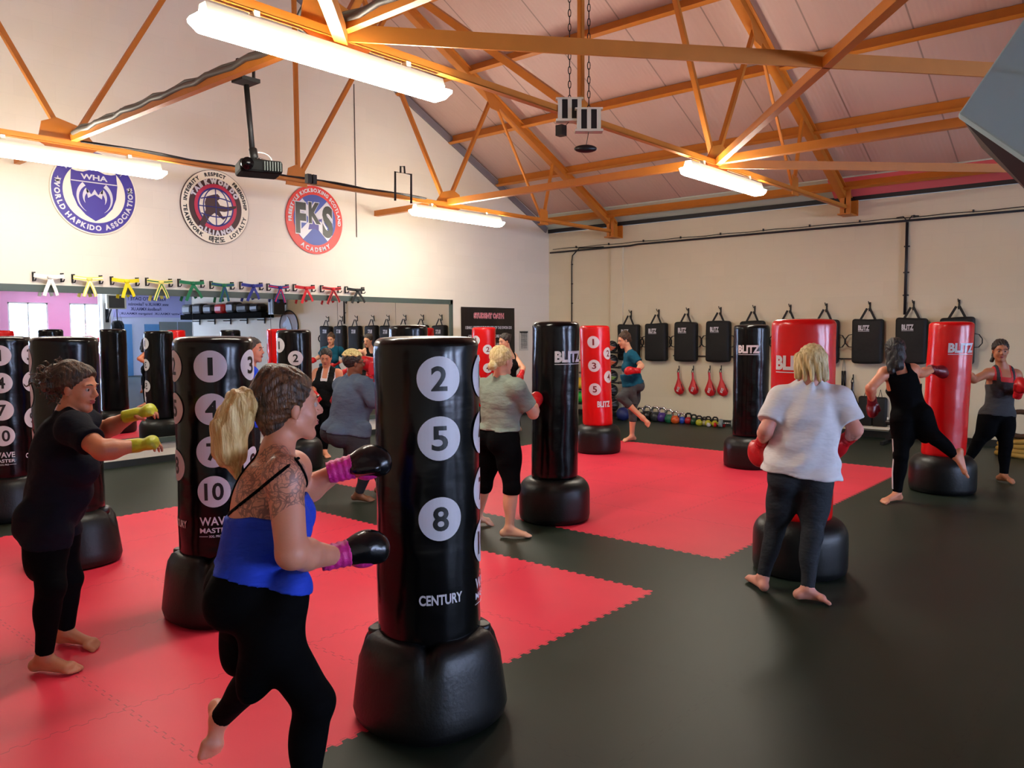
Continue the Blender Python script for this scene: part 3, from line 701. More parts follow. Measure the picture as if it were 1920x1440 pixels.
for k, (s, w) in enumerate([('I SHALL OBSERVE THE TENETS OF TAE KWON DO', 0.87), ('I SHALL RESPECT INSTRUCTORS & SENIORS', 0.77), ('I SHALL NEVER MISUSE TAE KWON DO', 0.68), ('I SHALL BE A CHAMPION OF FREEDOM & JUSTICE', 0.9), ('I SHALL BUILD A MORE PEACEFUL WORLD', 0.75)]):
    wtext(ban, 'banner_line', s, cxm, yy, 1.80-k*0.165, ww*w, 0.058, W_, 0.03)
a, b = wallG(973, 620), wallG(990, 657)
nt1 = thing('wall_notice', 'small grey printed notice on the wall between the banner and the corner', 'notice', ((a.x+b.x)/2, WY-0.006, b.z))
obj('notice_sheet', MB().box(((a.x+b.x)/2, WY-0.006, (a.z+b.z)/2), (b.x-a.x, 0.006, a.z-b.z)).mesh('s'), M['paper'], nt1, world=True)
mb = MB()
for k in range(16):
    z = a.z-0.05-(a.z-b.z-0.08)*k/16
    for q in range(5): mb.box((a.x+0.05+(b.x-a.x-0.08)*(q+0.4)/5, WY-0.0105, z), ((b.x-a.x)*0.13*random.uniform(0.5, 1), 0.002, 0.012))
mb.box(((a.x+b.x)/2, WY-0.0105, a.z-0.03), ((b.x-a.x)*0.9, 0.002, 0.03))
obj('notice_print', mb.mesh('p'), M['iron'], nt1, world=True)

# ------------------------------------------------------------------ projector on its pole
pj = thing('projector', 'black projector hanging on a pole from the cabled tie beam', 'projector', (3.34, 5.5, 2.88))
ax = [Vector((0.93, -0.37, 0)).normalized(), None, Vector((0, 0, 1))]; ax[1] = ax[2].cross(ax[0])
pc = pt(485, 317, 6.27)
mb = MB().box(pc, (0.32, 0.28, 0.10), ax)
obj('projector_body', mb.mesh('b', bevel=0.02), mat('projector_black', (12, 13, 13), 0.7, spec=0.15), pj, world=True)
mb = MB(); lc = pc-ax[0]*0.115-ax[1]*0.155
mb.tube([lc, lc-ax[1]*0.05], 0.045, 20); mb.tube([lc-ax[1]*0.05, lc-ax[1]*0.06], 0.032, 20)
obj('projector_lens', mb.mesh('l'), M['blackvinyl'], pj, world=True)
mb = MB()
for k in range(7): mb.box(pc+ax[0]*(0.02+k*0.02)-ax[1]*0.152, (0.008, 0.006, 0.07), ax)
obj('projector_grille', mb.mesh('g'), mat('grille_green_grey', (52, 64, 58), 0.4), pj, world=True)
mb = MB().tube([pt(462, 160, 6.35), pt(474, 292, 6.3)], 0.022, 12).tube([pt(474, 280, 6.3), pt(478, 303, 6.28)], 0.032, 12)
obj('mount_pole', mb.mesh('p'), M['iron'], pj, world=True)
mb = MB().box(pt(461, 152, 6.35), (0.16, 0.16, 0.03)).box(pt(461, 145, 6.35)+Vector((-0.07, 0, 0.05)), (0.012, 0.03, 0.16)).box(pt(461, 145, 6.35)+Vector((0.07, 0, 0.05)), (0.012, 0.03, 0.16))
obj('mount_clamp', mb.mesh('c'), M['iron'], pj, world=True)
mb = MB()
for s in (-1, 1): mb.tube([pt(477, 296, 6.3), pc+ax[0]*s*0.12+Vector((0, 0, 0.06))], 0.008, 6); mb.tube([pt(477, 296, 6.3), pc+ax[1]*s*0.1+Vector((0, 0, 0.06))], 0.008, 6)
obj('mount_bracket', mb.mesh('m'), M['steel'], pj, world=True)
c0, c1 = pt(477, 285, 6.3), pc+ax[0]*0.15+ax[1]*0.1
obj('projector_cable', MB().tube([c0.lerp(c1, t)+Vector((0.05*math.sin(PI*t), 0.02, 0.06*math.sin(PI*t))) for t in np.linspace(0, 1, 14)], 0.006, 6).mesh('c'), M['white'], pj, world=True)

# hanging chain fittings by the mid truss
for k, (px, py) in enumerate([(1068, 205), (1104, 224)]):
    q = pt(px, py, 6.95 if k == 0 else 6.9)
    lb = ['grey slotted bracket with a small weight hanging at the middle of the mid truss', 'grey slotted bracket with a black handle hanging on a chain beside the mid truss'][k]
    t = thing('chain_hoist', lb, 'hoist', tuple(q), 0)
    mb = MB()
    for s in (-0.085, 0, 0.085): mb.box(q+HR*s, (0.035, 0.05, 0.17), (HR, HF, Vector((0, 0, 1))))
    mb.box(q+Vector((0, 0, -0.1)), (0.24, 0.1, 0.02), (HR, HF, Vector((0, 0, 1)))); mb.box(q+Vector((0, 0, 0.09)), (0.24, 0.05, 0.015), (HR, HF, Vector((0, 0, 1))))
    obj('bracket', mb.mesh('b'), M['offwhite'], t, world=True)
    obj('bracket_slots', MB().box(q+HR*-0.043, (0.05, 0.04, 0.16), (HR, HF, Vector((0, 0, 1)))).box(q+HR*0.043, (0.05, 0.04, 0.16), (HR, HF, Vector((0, 0, 1)))).mesh('s'), M['black'], t, world=True)
    mb = MB(); top = q.copy(); top.z = roofz(q.x)-0.02
    nn = int((top.z-q.z)/0.06)
    for i in range(nn):
        p = q.lerp(top, (i+0.5)/nn); e = HR if i % 2 else HF
        mb.tube([p+e*0.012*math.cos(a)+Vector((0, 0, 0.036*math.sin(a))) for a in np.linspace(0, 2*PI, 9)[:-1]], 0.004, 4, closed=True)
    obj('chain', mb.mesh('c'), M['iron'], t, world=True)
    if k == 0: w0 = pt(1052, 245, 6.95); obj('weight', MB().box(w0, (0.07, 0.07, 0.09)).tube([w0, q+Vector((0, 0, -0.1))], 0.003, 5).mesh('w'), M['black'], t, world=True)
    else: w0 = pt(1098, 279, 6.9); obj('handle', MB().ell(w0, (0.1, 0.04, 0.035), ax=(HR, HF, Vector((0, 0, 1)))).tube([w0, q+Vector((0, 0, -0.1))], 0.003, 5).mesh('w'), M['black'], t, world=True)
# grey box clipped behind the first truss
q = pt(578, 335, 8.9); solo('junction_box', MB().box(q, (0.05, 0.06, 0.1)).box(q+Vector((0.07, 0, 0)), (0.05, 0.06, 0.1)).box(q+Vector((0.035, 0.01, 0)), (0.08, 0.04, 0.05)).mesh('j'), M['iron'], 'small dark junction box on the truss just above the kickboxing badge', 'electrical box')
qa, qb = wallG(670, 160), wallG(668, 445)
solo('wall_wire', MB().tube([(qb.x, WY-0.012, qa.z), (qb.x, WY-0.012, qb.z)], 0.006, 5).mesh('w'), M['iron'], 'thin dark wire running down the gable wall right of the kickboxing badge', 'wire')
# steel stirrup standing on the truss
a = pt(743, 375, 8.2); mb = MB()
A, B_, C_, D_ = pt(741, 376, 9.5), pt(741, 322, 9.5), pt(771, 327, 9.5), pt(771, 381, 9.5)
mb.tube([A, B_, C_, D_], 0.014, 6); mb.tube([pt(751, 324, 9.5), pt(751, 312, 9.5), pt(758, 312, 9.5), pt(759, 325, 9.5)], 0.012, 6)
solo('steel_stirrup', mb.mesh('s'), M['iron'], 'thin dark steel stirrup frame standing on the truss right of the kickboxing badge', 'bracket')

# ------------------------------------------------------------------ pipes on the right wall
mb = MB(); zs = 3.37
pts = [(WX-0.04, 10.45, zs-0.0)]+[(WX-0.04, y, zs) for y in (8.4,)]+[(WX-0.04, 8.3, zs+0.03), (WX-0.04, YE+0.1, zs+0.03)]
mb.tube([(WX-0.06, 10.45, zs), (WX-0.1, 8.9, zs), (WX-0.1, 8.45, zs), (WX-0.06, 8.3, zs+0.02), (WX-0.04, YE+0.1, zs+0.02)], 0.017, 8)
solo('conduit_pipe', mb.mesh('p'), M['dark_trim'], 'long black conduit pipe running along the right wall above the pads', 'pipe', base=(WX-0.05, 4, zs))
mb = MB(); mb.tube([(WX-0.03, y, zs+0.07+0.006*math.sin(y*7)) for y in np.linspace(10.4, YE+0.1, 70)], 0.006, 5)
for y in np.linspace(9.8, 1, 12): mb.box((WX-0.02, y, zs+0.08), (0.03, 0.02, 0.04))
solo('wall_cable', mb.mesh('c'), M['dark_trim'], 'thin cable clipped to the right wall just above the conduit pipe', 'cable', base=(WX-0.03, 4, zs+0.07))
yv = 3.49
mb = MB().tube([(WX-0.04, yv, 1.95), (WX-0.04, yv, zs)], 0.022, 8)
for s in (-1, 1): mb.tube([(WX-0.03, yv+s*0.16, zs+0.08), (WX-0.03, yv+s*0.06, zs+0.09), (WX-0.03, yv+s*0.01, zs+0.02)], 0.008, 5)
for z in (3.0, 2.6, 2.25): mb.box((WX-0.02, yv, z), (0.03, 0.08, 0.02))
solo('conduit_pipe', mb.mesh('p'), M['dark_trim'], 'vertical black conduit dropping down the right wall between the pads', 'pipe', base=(WX-0.04, yv, 1.95))
yv = wallR(1073, 560).y
mb = MB().tube([(WX-0.02, yv+0.0, 0.9), (WX-0.02, yv, 3.15), (WX-0.02, yv-0.02, 3.28), (WX-0.03, yv-0.2, 3.42), (WX-0.03, yv-0.8, 3.40)], 0.012, 6)
for z in (3.1, 2.7, 2.3): mb.box((WX-0.01, yv, z), (0.02, 0.04, 0.02))
solo('wall_cable', mb.mesh('c'), M['dark_trim'], 'thin black cable running down the right wall near the corner', 'cable', base=(WX-0.02, yv, 0.9))

# ------------------------------------------------------------------ pale blue board at the upper right
q0 = pt(1797, 212, 2.2); q1 = pt(1950, -10, 2.35); q2 = pt(1960, 322, 2.0); q3 = q1+(q2-q0)
n = (q1-q0).cross(q2-q0).normalized(); n = n if n.dot(FWD) > 0 else -n
vs = [q0, q1, q3, q2]; vs += [v+n*0.02 for v in vs]
t = thing('hanging_board', 'pale blue board with a black lower edge jutting in at the upper right corner', 'board', tuple(q0))
obj('board_panel', MB().add(vs, [(0, 1, 2, 3), (7, 6, 5, 4), (0, 4, 5, 1), (1, 5, 6, 2), (2, 6, 7, 3), (3, 7, 4, 0)]).mesh('b', bevel=0.006), M['blueboard'], t, world=True)
e0 = pt(1806, 226, 2.23); e1 = pt(1960, 330, 2.03)
mb = MB().bar(e0+n*0.03, e1+n*0.03, 0.05, 0.04, up=n)
obj('board_edge', MB().add([e0, e1, e1+n*0.07+Vector((0, 0, -0.02)), pt(1843, 262, 2.25)+n*0.03, e0-n*0.01, e1-n*0.01, e1+n*0.05, pt(1843, 262, 2.25)+n*0.01], [(0, 1, 2, 3), (7, 6, 5, 4), (0, 4, 5, 1), (1, 5, 6, 2), (2, 6, 7, 3), (3, 7, 4, 0)]).mesh('e'), M['black'], t, world=True)
hang = (q0+q3)/2
obj('board_hanger', MB().tube([hang, (hang.x, hang.y, TZ)], 0.006, 6).tube([(q1+q3)/2, ((q1+q3).x/2, (q1+q3).y/2, TZ)], 0.006, 6).mesh('h'), M['iron'], t, world=True)
# ================================================================== free-standing bags
def bag_mesh(R, z0, z1, seed, lean=(0, 0), wr=0.004, n=64):
    rs = random.Random(seed); ph = [rs.uniform(0, 6.28) for _ in range(12)]
    H = z1-z0; prof = []
    for k in range(7):                                           # rounded lower lip
        a = -PI/2+PI/2*k/6; prof.append((R-0.05+0.05*math.cos(a), z0+0.05+0.05*math.sin(a)))
    for k in range(1, 48): prof.append((R, z0+0.05+(H-0.09)*k/48))
    for k in range(7):
        a = PI/2*k/6; prof.append((R-0.04+0.04*math.cos(a), z1-0.04+0.04*math.sin(a)))
    prof += [(R*0.6, z1+0.004), (R*0.2, z1+0.006)]
    bands = [z0+H*t for t in (0.18, 0.36, 0.62)]
    def fn(r, z, a):
        e = 0
        if z0+0.05 < z < z1-0.05:
            e = wr*(math.sin(3*a+ph[0]+z*4)*math.sin(z*9+ph[1])+0.5*math.sin(7*a+ph[2]+z*11)*math.sin(z*23+ph[3]))
            for q, b in enumerate(bands):
                w = math.exp(-((z-b-0.015*math.sin(2*a+ph[4+q]))/0.012)**2)
                e -= 0.9*wr*w*(0.6+0.4*math.sin(5*a+ph[7+q]))
        elif z > z1-0.05 and r > R*0.5: e = wr*0.7*math.sin(22*a+ph[8])*math.sin(5*a)
        return max(0.001, r+e), z
    mb = MB().lathe(prof, (0, 0, 0), n, fn)
    if lean != (0, 0):
        mb.v = [(x+lean[0]*max(0, z-0.35), y+lean[1]*max(0, z-0.35), z) for x, y, z in mb.v]
    return mb.mesh('bag')
def century_base():
    prof = [(0.285, 0.0), (0.315, 0.02), (0.325, 0.06), (0.318, 0.12), (0.298, 0.28), (0.285, 0.35), (0.262, 0.395), (0.22, 0.415), (0.17, 0.40), (0.165, 0.34)]
    def fn(r, z, a):
        w = max(0, min(1, (z-0.02)/0.3))
        sq = 1/((abs(math.cos(a))**5+abs(math.sin(a))**5)**(1/5)); r2 = r*(1+(sq-1)*0.30)
        for c in (PI/4, 3*PI/4, 5*PI/4, 7*PI/4):
            d = math.atan2(math.sin(a-c), math.cos(a-c))
            if z > 0.33: r2 -= 0.03*math.exp(-(d/0.1)**2); z -= 0.035*math.exp(-(d/0.12)**2)*(1 if z > 0.38 else 0.4)
        return r2, z
    return MB().lathe(prof, (0, 0, 0), 96, fn).mesh('base')
def blitz_base():
    prof = [(0.29, 0.0), (0.318, 0.02), (0.325, 0.06), (0.325, 0.24)]
    for k in range(1, 9):
        a = PI/2*k/8; prof.append((0.205+0.12*math.cos(a), 0.26+0.135*math.sin(a)))
    prof += [(0.17, 0.395), (0.165, 0.36)]
    return MB().lathe(prof, (0, 0, 0), 80).mesh('base')
CB, BB = century_base(), blitz_base()
CB.materials.append(M['baseblack']); BB.materials.append(M['baseblack'])
def to_cam(x, y): return math.atan2(-y, -x)
def bag_thing(px, z, kind, label, R, top, colour, seed, lean=(0, 0), group=None):
    g = pt(px, 720, z); x, y = g.x, g.y
    t = thing('standing_punch_bag', label, 'punch bag', (x, y, 0), 0, group)
    b = obj('bag_base', CB if kind == 'c' else BB, None, t)
    z0 = 0.37
    bd = obj('bag_body', bag_mesh(R, z0, top, seed, lean, 0.0028 if kind == 'c' else 0.002), M['redvinyl' if colour == 'red' else 'blackvinyl'], t)
    if kind == 'c':
        for a in (3*PI/4, -PI/4): obj('filler_cap', MB().lathe([(0.04, 0), (0.04, 0.03), (0.034, 0.036)], (0.235*math.cos(a), 0.235*math.sin(a), 0.375), 16).mesh('c'), M['black'], t)
    bc = to_cam(x, y)
    return dict(t=t, R=R, body=bd, ac=bc, lean=lean, x=x, y=y)
def put(B, me, ang, z, m, nm, off=0.003):
    """ang measured from the side facing the camera, positive to the right in the picture"""
    wrap(me, B['R'], B['ac']+ang, z, off)
    if B['lean'] != (0, 0):
        for v in me.vertices: v.co.x += B['lean'][0]*(v.co.z-0.35); v.co.y += B['lean'][1]*(v.co.z-0.35)
    return obj(nm, me, m, B['body'])
def number(B, s, ang, z, r, m1, m2, big=1.0):
    n = 36; vs = [(0, 0, 0)]+[(rr*r*math.cos(2*PI*k/n), rr*r*math.sin(2*PI*k/n), 0) for rr in (0.5, 1) for k in range(n)]
    fs = [(0, 1+k, 1+(k+1) % n) for k in range(n)]+[(1+k, 1+n+k, 1+n+(k+1) % n, 1+(k+1) % n) for k in range(n)]
    put(B, MB().add(vs, fs).mesh('d'), ang, z, m1, 'number_disc', 0.0040)
    w = r*(0.74 if len(s) == 1 and s != '1' else (1.15 if len(s) == 2 else 0.3))*big
    put(B, textfit(s, w, r*1.12*big, 0.022), ang, z, m2, 'printed_number', 0.0050)
R70 = R_(68)
def century(px, z, base_ang, label, seed, lean=(0, 0), rows=True):
    B = bag_thing(px, z, 'c', label, 0.2285, 1.705, 'black', seed, lean, 'black numbered punch bags')
    zr = [1.535, 1.285, 1.035, 0.80]
    for k, col in ((-1, ['2', '5', None, '8']), (0, ['1', '4', '7', '10']), (1, ['3', '6', None, '9'])):
        for i, s in enumerate(col):
            if s: number(B, s, base_ang+k*R70, zr[i] if s not in '89' else 0.945, 0.093, M['printw'], M['printk'])
        if k: put(B, textfit('CENTURY', 0.19, 0.045, 0.03), base_ang+k*R70, 0.60, M['printw'], 'printed_maker_name', 0.005)
        else:
            put(B, textfit('WAVE', 0.17, 0.05, 0.02), base_ang, 0.625, M['printw'], 'printed_model_name', 0.005)
            put(B, textfit('MASTER', 0.17, 0.03, 0.02), base_ang, 0.57, M['printw'], 'printed_model_name', 0.005)
            put(B, merge([(textfit('XXL PRO', 0.07, 0.014, 0.02), Matrix.Identity(4), 0), (MB().box((-0.065, 0, 0), (0.05, 0.003, 0.001)).box((0.065, 0, 0), (0.05, 0.003, 0.001)).mesh(), Matrix.Identity(4), 0)]), base_ang, 0.535, M['printw'], 'printed_model_name', 0.005)
    return B
B258 = century(800, 3.52, R_(13)+R70, 'black numbered punch bag in the foreground showing 2, 5 and 8', 1)
B147 = century(402, 4.85, R_(-5), 'black numbered punch bag behind the blonde person in blue, showing 1, 4, 7 and 10', 2)
BLM = century(124, 5.95, R_(-88)-R70, 'black punch bag with a plain side behind the person in the navy T-shirt', 3)
BLL = century(10, 7.45, R_(-9), 'black numbered punch bag cut off by the left edge of the picture', 4)

def blitz_text(B, ang, z, w, h, m=None): put(B, textfit('BLITZ', w, h, 0.05), ang, z, m or M['printw'], 'printed_maker_name', 0.004); put(B, MB().box((0, 0, 0), (w, 0.006, 0.0006)).mesh(), ang, z-h/2-0.016, m or M['printw'], 'name_underline', 0.004)
def five(B, a_left, m1, m2, r=0.085):
    z = [1.62, 1.28, 0.94]
    for s, zz in zip('135', (1.57, 1.24, 0.91)): number(B, s, a_left, zz, r, m1, m2, 0.95)
    for s, zz in zip('24', (1.41, 1.08)): number(B, s, a_left+R_(60), zz, r, m1, m2, 0.95)
    put(B, textfit('BLITZ', 0.2, 0.085, 0.04), a_left+R_(34), 0.70, M['printw'], 'printed_maker_name', 0.004)
Rb = 0.213
B1 = bag_thing(1039, 7.27, 'b', 'tall black punch bag right of the person in the grey-green T-shirt', Rb, 1.81, 'black', 5, lean=((HR*0.012).x, (HR*0.012).y))
blitz_text(B1, R_(38), 1.50, 0.30, 0.10)
lx = HR*(-0.035)
B2 = bag_thing(1121, 11.35, 'b', 'red punch bag numbered 1 to 5 beside the kicking person in teal', Rb, 1.80, 'red', 6, lean=(lx.x, lx.y))
five(B2, R_(-6), M['printw'], M['printr'])
B3 = bag_thing(1408, 10.05, 'b', 'black punch bag in front of the hanging pads, left of the large red bag', Rb+0.006, 1.79, 'black', 7)
blitz_text(B3, R_(-9), 1.49, 0.27, 0.10)
B4 = bag_thing(1505, 5.66, 'b', 'large red punch bag hidden behind the person in the white T-shirt', 0.216, 1.80, 'red', 8)
blitz_text(B4, R_(-14), 1.50, 0.30, 0.10)
B5 = bag_thing(1772, 8.45, 'b', 'red punch bag at the right being kicked by the person in black', Rb, 1.80, 'red', 9, lean=((HR*0.035).x, (HR*0.035).y))
blitz_text(B5, R_(33), 1.53, 0.28, 0.10)
B6 = bag_thing(908, 14.3, 'b', 'red numbered punch bag in front of the black banner', Rb, 1.80, 'red', 10)
five(B6, R_(-42), M['printw'], M['printr'])
B7 = bag_thing(553, 10.1, 'b', 'black punch bag numbered 1 to 5 in front of the mirror', Rb, 1.76, 'black', 11)
five(B7, R_(-56), M['printw'], M['printk'], 0.092)
B8 = bag_thing(767, 8.9, 'b', 'black punch bag almost hidden behind the foreground bag', Rb, 1.80, 'black', 12)

# ================================================================== pads hanging on the right wall
def strike_pad(pxl, pxr, pyt, pyb, pxh, pyh, handles, label):
    L, Rr = wallR(pxl, pyt), wallR(pxr, pyb); yl, yr = L.y, Rr.y; zt_, zb_ = wallR((pxl+pxr)/2, pyt).z, wallR((pxl+pxr)/2, pyb).z
    yc = (yl+yr)/2; w = abs(yl-yr); h = zt_-zb_; th = 0.15; hk = wallR(pxh, pyh).z
    t = thing('kick_shield', label, 'strike pad', (WX-0.09, yc, zb_), 0, 'black strike pads hung along the right wall')
    bm = bmesh.new(); bmesh.ops.create_cube(bm, size=1)
    for v in bm.verts:
        v.co = Vector((v.co.x*th, v.co.y*w, v.co.z*h+h/2))
    bmesh.ops.bevel(bm, geom=bm.edges[:], offset=0.045, segments=4, affect='EDGES', profile=0.5)
    bmesh.ops.subdivide_edges(bm, edges=[e for e in bm.edges if e.calc_length() > 0.2], cuts=6, use_grid_fill=True)
    sd = random.uniform(0, 6)
    for v in bm.verts:
        v.co.x += -0.012*math.cos(v.co.y/w*PI)*math.sin(max(0, min(1, v.co.z/h))*PI)+0.004*math.sin(v.co.z*15+sd+v.co.y*9)
        v.co.z += 0.008*math.sin(v.co.y*8+sd)*(v.co.z > h*0.8)
        if v.co.z < 0.06: v.co.z += 0.012*(abs(v.co.y)/w*2)**2
    me = bpy.data.meshes.new('pad'); bm.to_mesh(me); bm.free()
    for p in me.polygons: p.use_smooth = True
    obj('pad_body', me, M['padfab'], t)
    # maker name on the front (facing into the hall)
    mx = planemx((-th/2-0.018, w*0.08, h*0.80), (0, -1, 0), (0, 0, 1))
    obj('printed_maker_name', merge([(textfit('BLITZ', 0.17, 0.085, 0.05), mx, 0), (MB().box((0, -0.055, 0), (0.17, 0.006, 0.001)).mesh(), mx, 0)]), M['printw'], t)
    top = hk-zb_-0.02
    for s in (-1, 1):
        obj('hanging_strap', MB().ribbon([(-0.02, s*w*0.26, h-0.03), (-0.0, s*0.02, top)], 0.035, 0.005, (0, 1, 0.3)).mesh('s'), M['strap'], t)
    for s in handles:
        pts = [(0.0, s*(w/2-0.01), h*0.66), (-0.01, s*(w/2+0.06), h*0.64), (-0.02, s*(w/2+0.105), h*0.55), (-0.02, s*(w/2+0.105), h*0.46), (-0.01, s*(w/2+0.06), h*0.38), (0, s*(w/2-0.01), h*0.37)]
        obj('pad_handle', MB().ribbon(pts, 0.035, 0.01, (1, 0, 0)).mesh('h'), M['strap'], t)
    hkz = hk
    kt = thing('wall_hook', 'dark hook holding the pad '+label.replace('black strike pad ', ''), 'hook', (WX-0.01, yc, hkz-0.08), 0, 'hooks holding the strike pads')
    mb = MB().box((0, 0, 0.09), (0.012, 0.025, 0.14)).tube([(0, 0, 0.03), (-0.04, 0, 0.02), (-0.06, 0, 0.06)], 0.008, 6).tube([(0, 0, 0.12), (-0.06, 0, 0.13), (-0.09, 0, 0.17)], 0.008, 6)
    obj('hook_body', mb.mesh('h'), M['iron'], kt)
pads = [(1165, 1203, 608, 676, 1188, 590, (-1,), 'behind the kicking person in teal, first from the corner'),
        (1216, 1255, 606, 677, 1240, 588, (-1, 1), 'second from the corner'),
        (1271, 1311, 604, 678, 1296, 586, (-1, 1), 'third from the corner'),
        (1330, 1373, 602, 679, 1355, 584, (-1, 1), 'fourth from the corner, just left of the black bag'),
        (1393, 1437, 602, 680, 1418, 582, (-1,), 'mostly hidden by the black bag'),
        (1458, 1506, 601, 681, 1484, 580, (1,), 'peeping out over the left of the large red bag'),
        (1524, 1575, 599, 682, 1554, 578, (-1, 1), 'half hidden by the right edge of the large red bag'),
        (1603, 1658, 598, 682, 1632, 576, (1,), 'left of the vertical conduit, fully in view'),
        (1684, 1740, 596, 683, 1712, 574, (), 'right beside the vertical conduit'),
        (1766, 1828, 595, 684, 1797, 572, (-1,), 'peeping out over the red bag at the right')]
for a in pads: strike_pad(*a[:7], 'black strike pad '+a[7])

# rails with small kit
def rail(px0, px1, py, label):
    a, b = wallR(px0, py), wallR(px1, py); z = 1.25
    mb = MB().box((WX-0.02, (a.y+b.y)/2, z), (0.02, abs(a.y-b.y), 0.02))
    return solo('hook_rail', mb.mesh('r'), M['iron'], label, 'rail')
rail(1263, 1380, 694, 'thin metal rail with hooks above the red paddles'); rail(1565, 1640, 700, 'thin metal rail with hooks behind the person in the white T-shirt')
def paddle(px, pyt, pyb, m, label, wpx, curve=0):
    T_, B_ = wallR(px, pyt), wallR(px, pyb); h = T_.z-B_.z; w = h*0.5
    t = thing('kick_paddle', label, 'kick paddle', (WX-0.06, B_.y, B_.z), 0, 'drop-shaped kick paddles on the rails')
    out = []
    for k in range(25):
        s = k/24; z = h*s
        r = w/2*(math.sqrt(max(0, 1-((s-0.28)/0.28)**2)) if s < 0.28 else (1-(s-0.28)/0.62)**1.3 if s < 0.86 else 0.0)
        r = max(r, 0.02 if s > 0.5 else 0.0); out.append((r, z))
    vs = []; fs = []; n = 16
    for r, z in out:
        th = 0.012+0.045*min(1, r/(w/2))
        for k in range(n):
            a = 2*PI*k/n; vs.append((th*math.sin(a), r*math.cos(a)+curve*(z/h), z))
    for i in range(len(out)-1):
        for k in range(n): fs.append((i*n+k, i*n+(k+1) % n, (i+1)*n+(k+1) % n, (i+1)*n+k))
    obj('paddle_body', MB().add(vs, fs, True).mesh('p'), m, t)
    mx = planemx((-0.062, -0.0, h*0.26), (0, -0.3, 1), (0, -1, -0.3))
    obj('printed_maker_name', merge([(textfit('BLITZ', 0.09, 0.045, 0.05), planemx((-0.06, 0, h*0.26), (0, -0.35, 0.94), (0, -0.94, -0.35)), 0)]), M['printw'], t)
    obj('paddle_loop', MB().tube([(0, curve-0.02, h*0.98), (0, curve-0.015, h+0.03), (0, curve, h+0.06), (0, curve+0.015, h+0.03), (0, curve+0.02, h*0.98)], 0.006, 6).mesh('l'), M['strap'], t)
    obj('paddle_grip', MB().ribbon([(-0.03, -0.05, h*0.5), (-0.035, -w*0.36, h*0.3), (-0.03, -w*0.45, h*0.2)], 0.012, 0.006, (1, 0, 0)).mesh('g'), M['strap'], t)
    kt = thing('rail_hook', 'small rail hook holding the '+label.replace(' drop-shaped', '').replace(' on the rail', '').replace(', next to the black bag', ''), 'hook', (WX-0.03, B_.y, B_.z+h-0.02), 0, 'hooks on the rails')
    obj('hook_body', MB().box((0, curve, 0.1), (0.012, 0.015, 0.09)).tube([(0, curve, 0.07), (-0.035, curve, 0.06), (-0.05, curve, 0.09)], 0.006, 6).mesh('h'), M['iron'], kt)
for px, lb in ((1277, 'leftmost of the four on the rail'), (1304, 'second from the left on the rail'), (1335, 'third from the left on the rail'), (1359, 'rightmost on the rail, next to the black bag')):
    paddle(px, 698, 740+(3 if px > 1320 else 0), M['redleather'], 'red drop-shaped kick paddle, '+lb, 22, 0.03 if px < 1350 else 0.06)
paddle(1599, 716, 790, M['blackleather'], 'large black drop-shaped kick paddle hanging behind the person in white', 30)
def hung(px0, px1, pyt, pyb, name, label, cat, m, th=0.1, bev=0.035):
    A, B_ = wallR(px0, pyt), wallR(px1, pyb); zc = (wallR((px0+px1)/2, pyt).z+wallR((px0+px1)/2, pyb).z)/2; h = wallR((px0+px1)/2, pyt).z-wallR((px0+px1)/2, pyb).z
    t = thing(name, label, cat, (WX-th/2-0.02, (A.y+B_.y)/2, zc-h/2))
    me = MB().box((0, 0, h/2), (th, abs(A.y-B_.y), h)).mesh('b', bevel=bev)
    for p in me.polygons: p.use_smooth = True
    obj('pad_body', me, m, t)
    obj('hanging_loop', MB().ribbon([(0, -0.03, h-0.02), (0, 0, h+0.12), (0, 0.03, h-0.02)], 0.02, 0.005, (1, 0, 0)).mesh('l'), M['strap'], t)
    return t
hung(1613, 1639, 742, 798, 'arm_pad', 'black rectangular arm pad hanging left of the kicking person in black, nearer the white T-shirt', 'strike pad', M['padfab'])
hung(1640, 1665, 744, 802, 'arm_pad', 'black rectangular arm pad hanging directly beside the legs of the person in black', 'strike pad', M['padfab'])
# nunchaku
p0 = wallR(1583, 700)
t = thing('training_sticks', 'pair of black corded sticks hanging from the rail right of the large red bag', 'training weapon', (WX-0.03, p0.y, 0.75))
for s in (-1, 1): obj('stick', MB().tube([(0, s*0.02, 0.0), (0, s*0.02, 0.3)], 0.016, 10).mesh('s'), M['black'], t)
obj('cord', MB().tube([(0, -0.02, 0.3), (0, -0.012, 0.45), (0, 0, 0.5), (0, 0.012, 0.45), (0, 0.02, 0.3)], 0.004, 5).mesh('c'), M['grey'], t)
# white brackets and a low shelf behind the legs
a, b = wallR(1610, 800), wallR(1665, 812)
solo('low_shelf', MB().box((WX-0.12, (a.y+b.y)/2-0.1, 0.17), (0.22, 0.9, 0.03)).box((WX-0.06, a.y, 0.28), (0.03, 0.04, 0.12)).box((WX-0.06, b.y, 0.28), (0.03, 0.04, 0.12)).mesh('s'), M['white'], 'narrow white shelf low on the right wall behind the person in black', 'shelf')

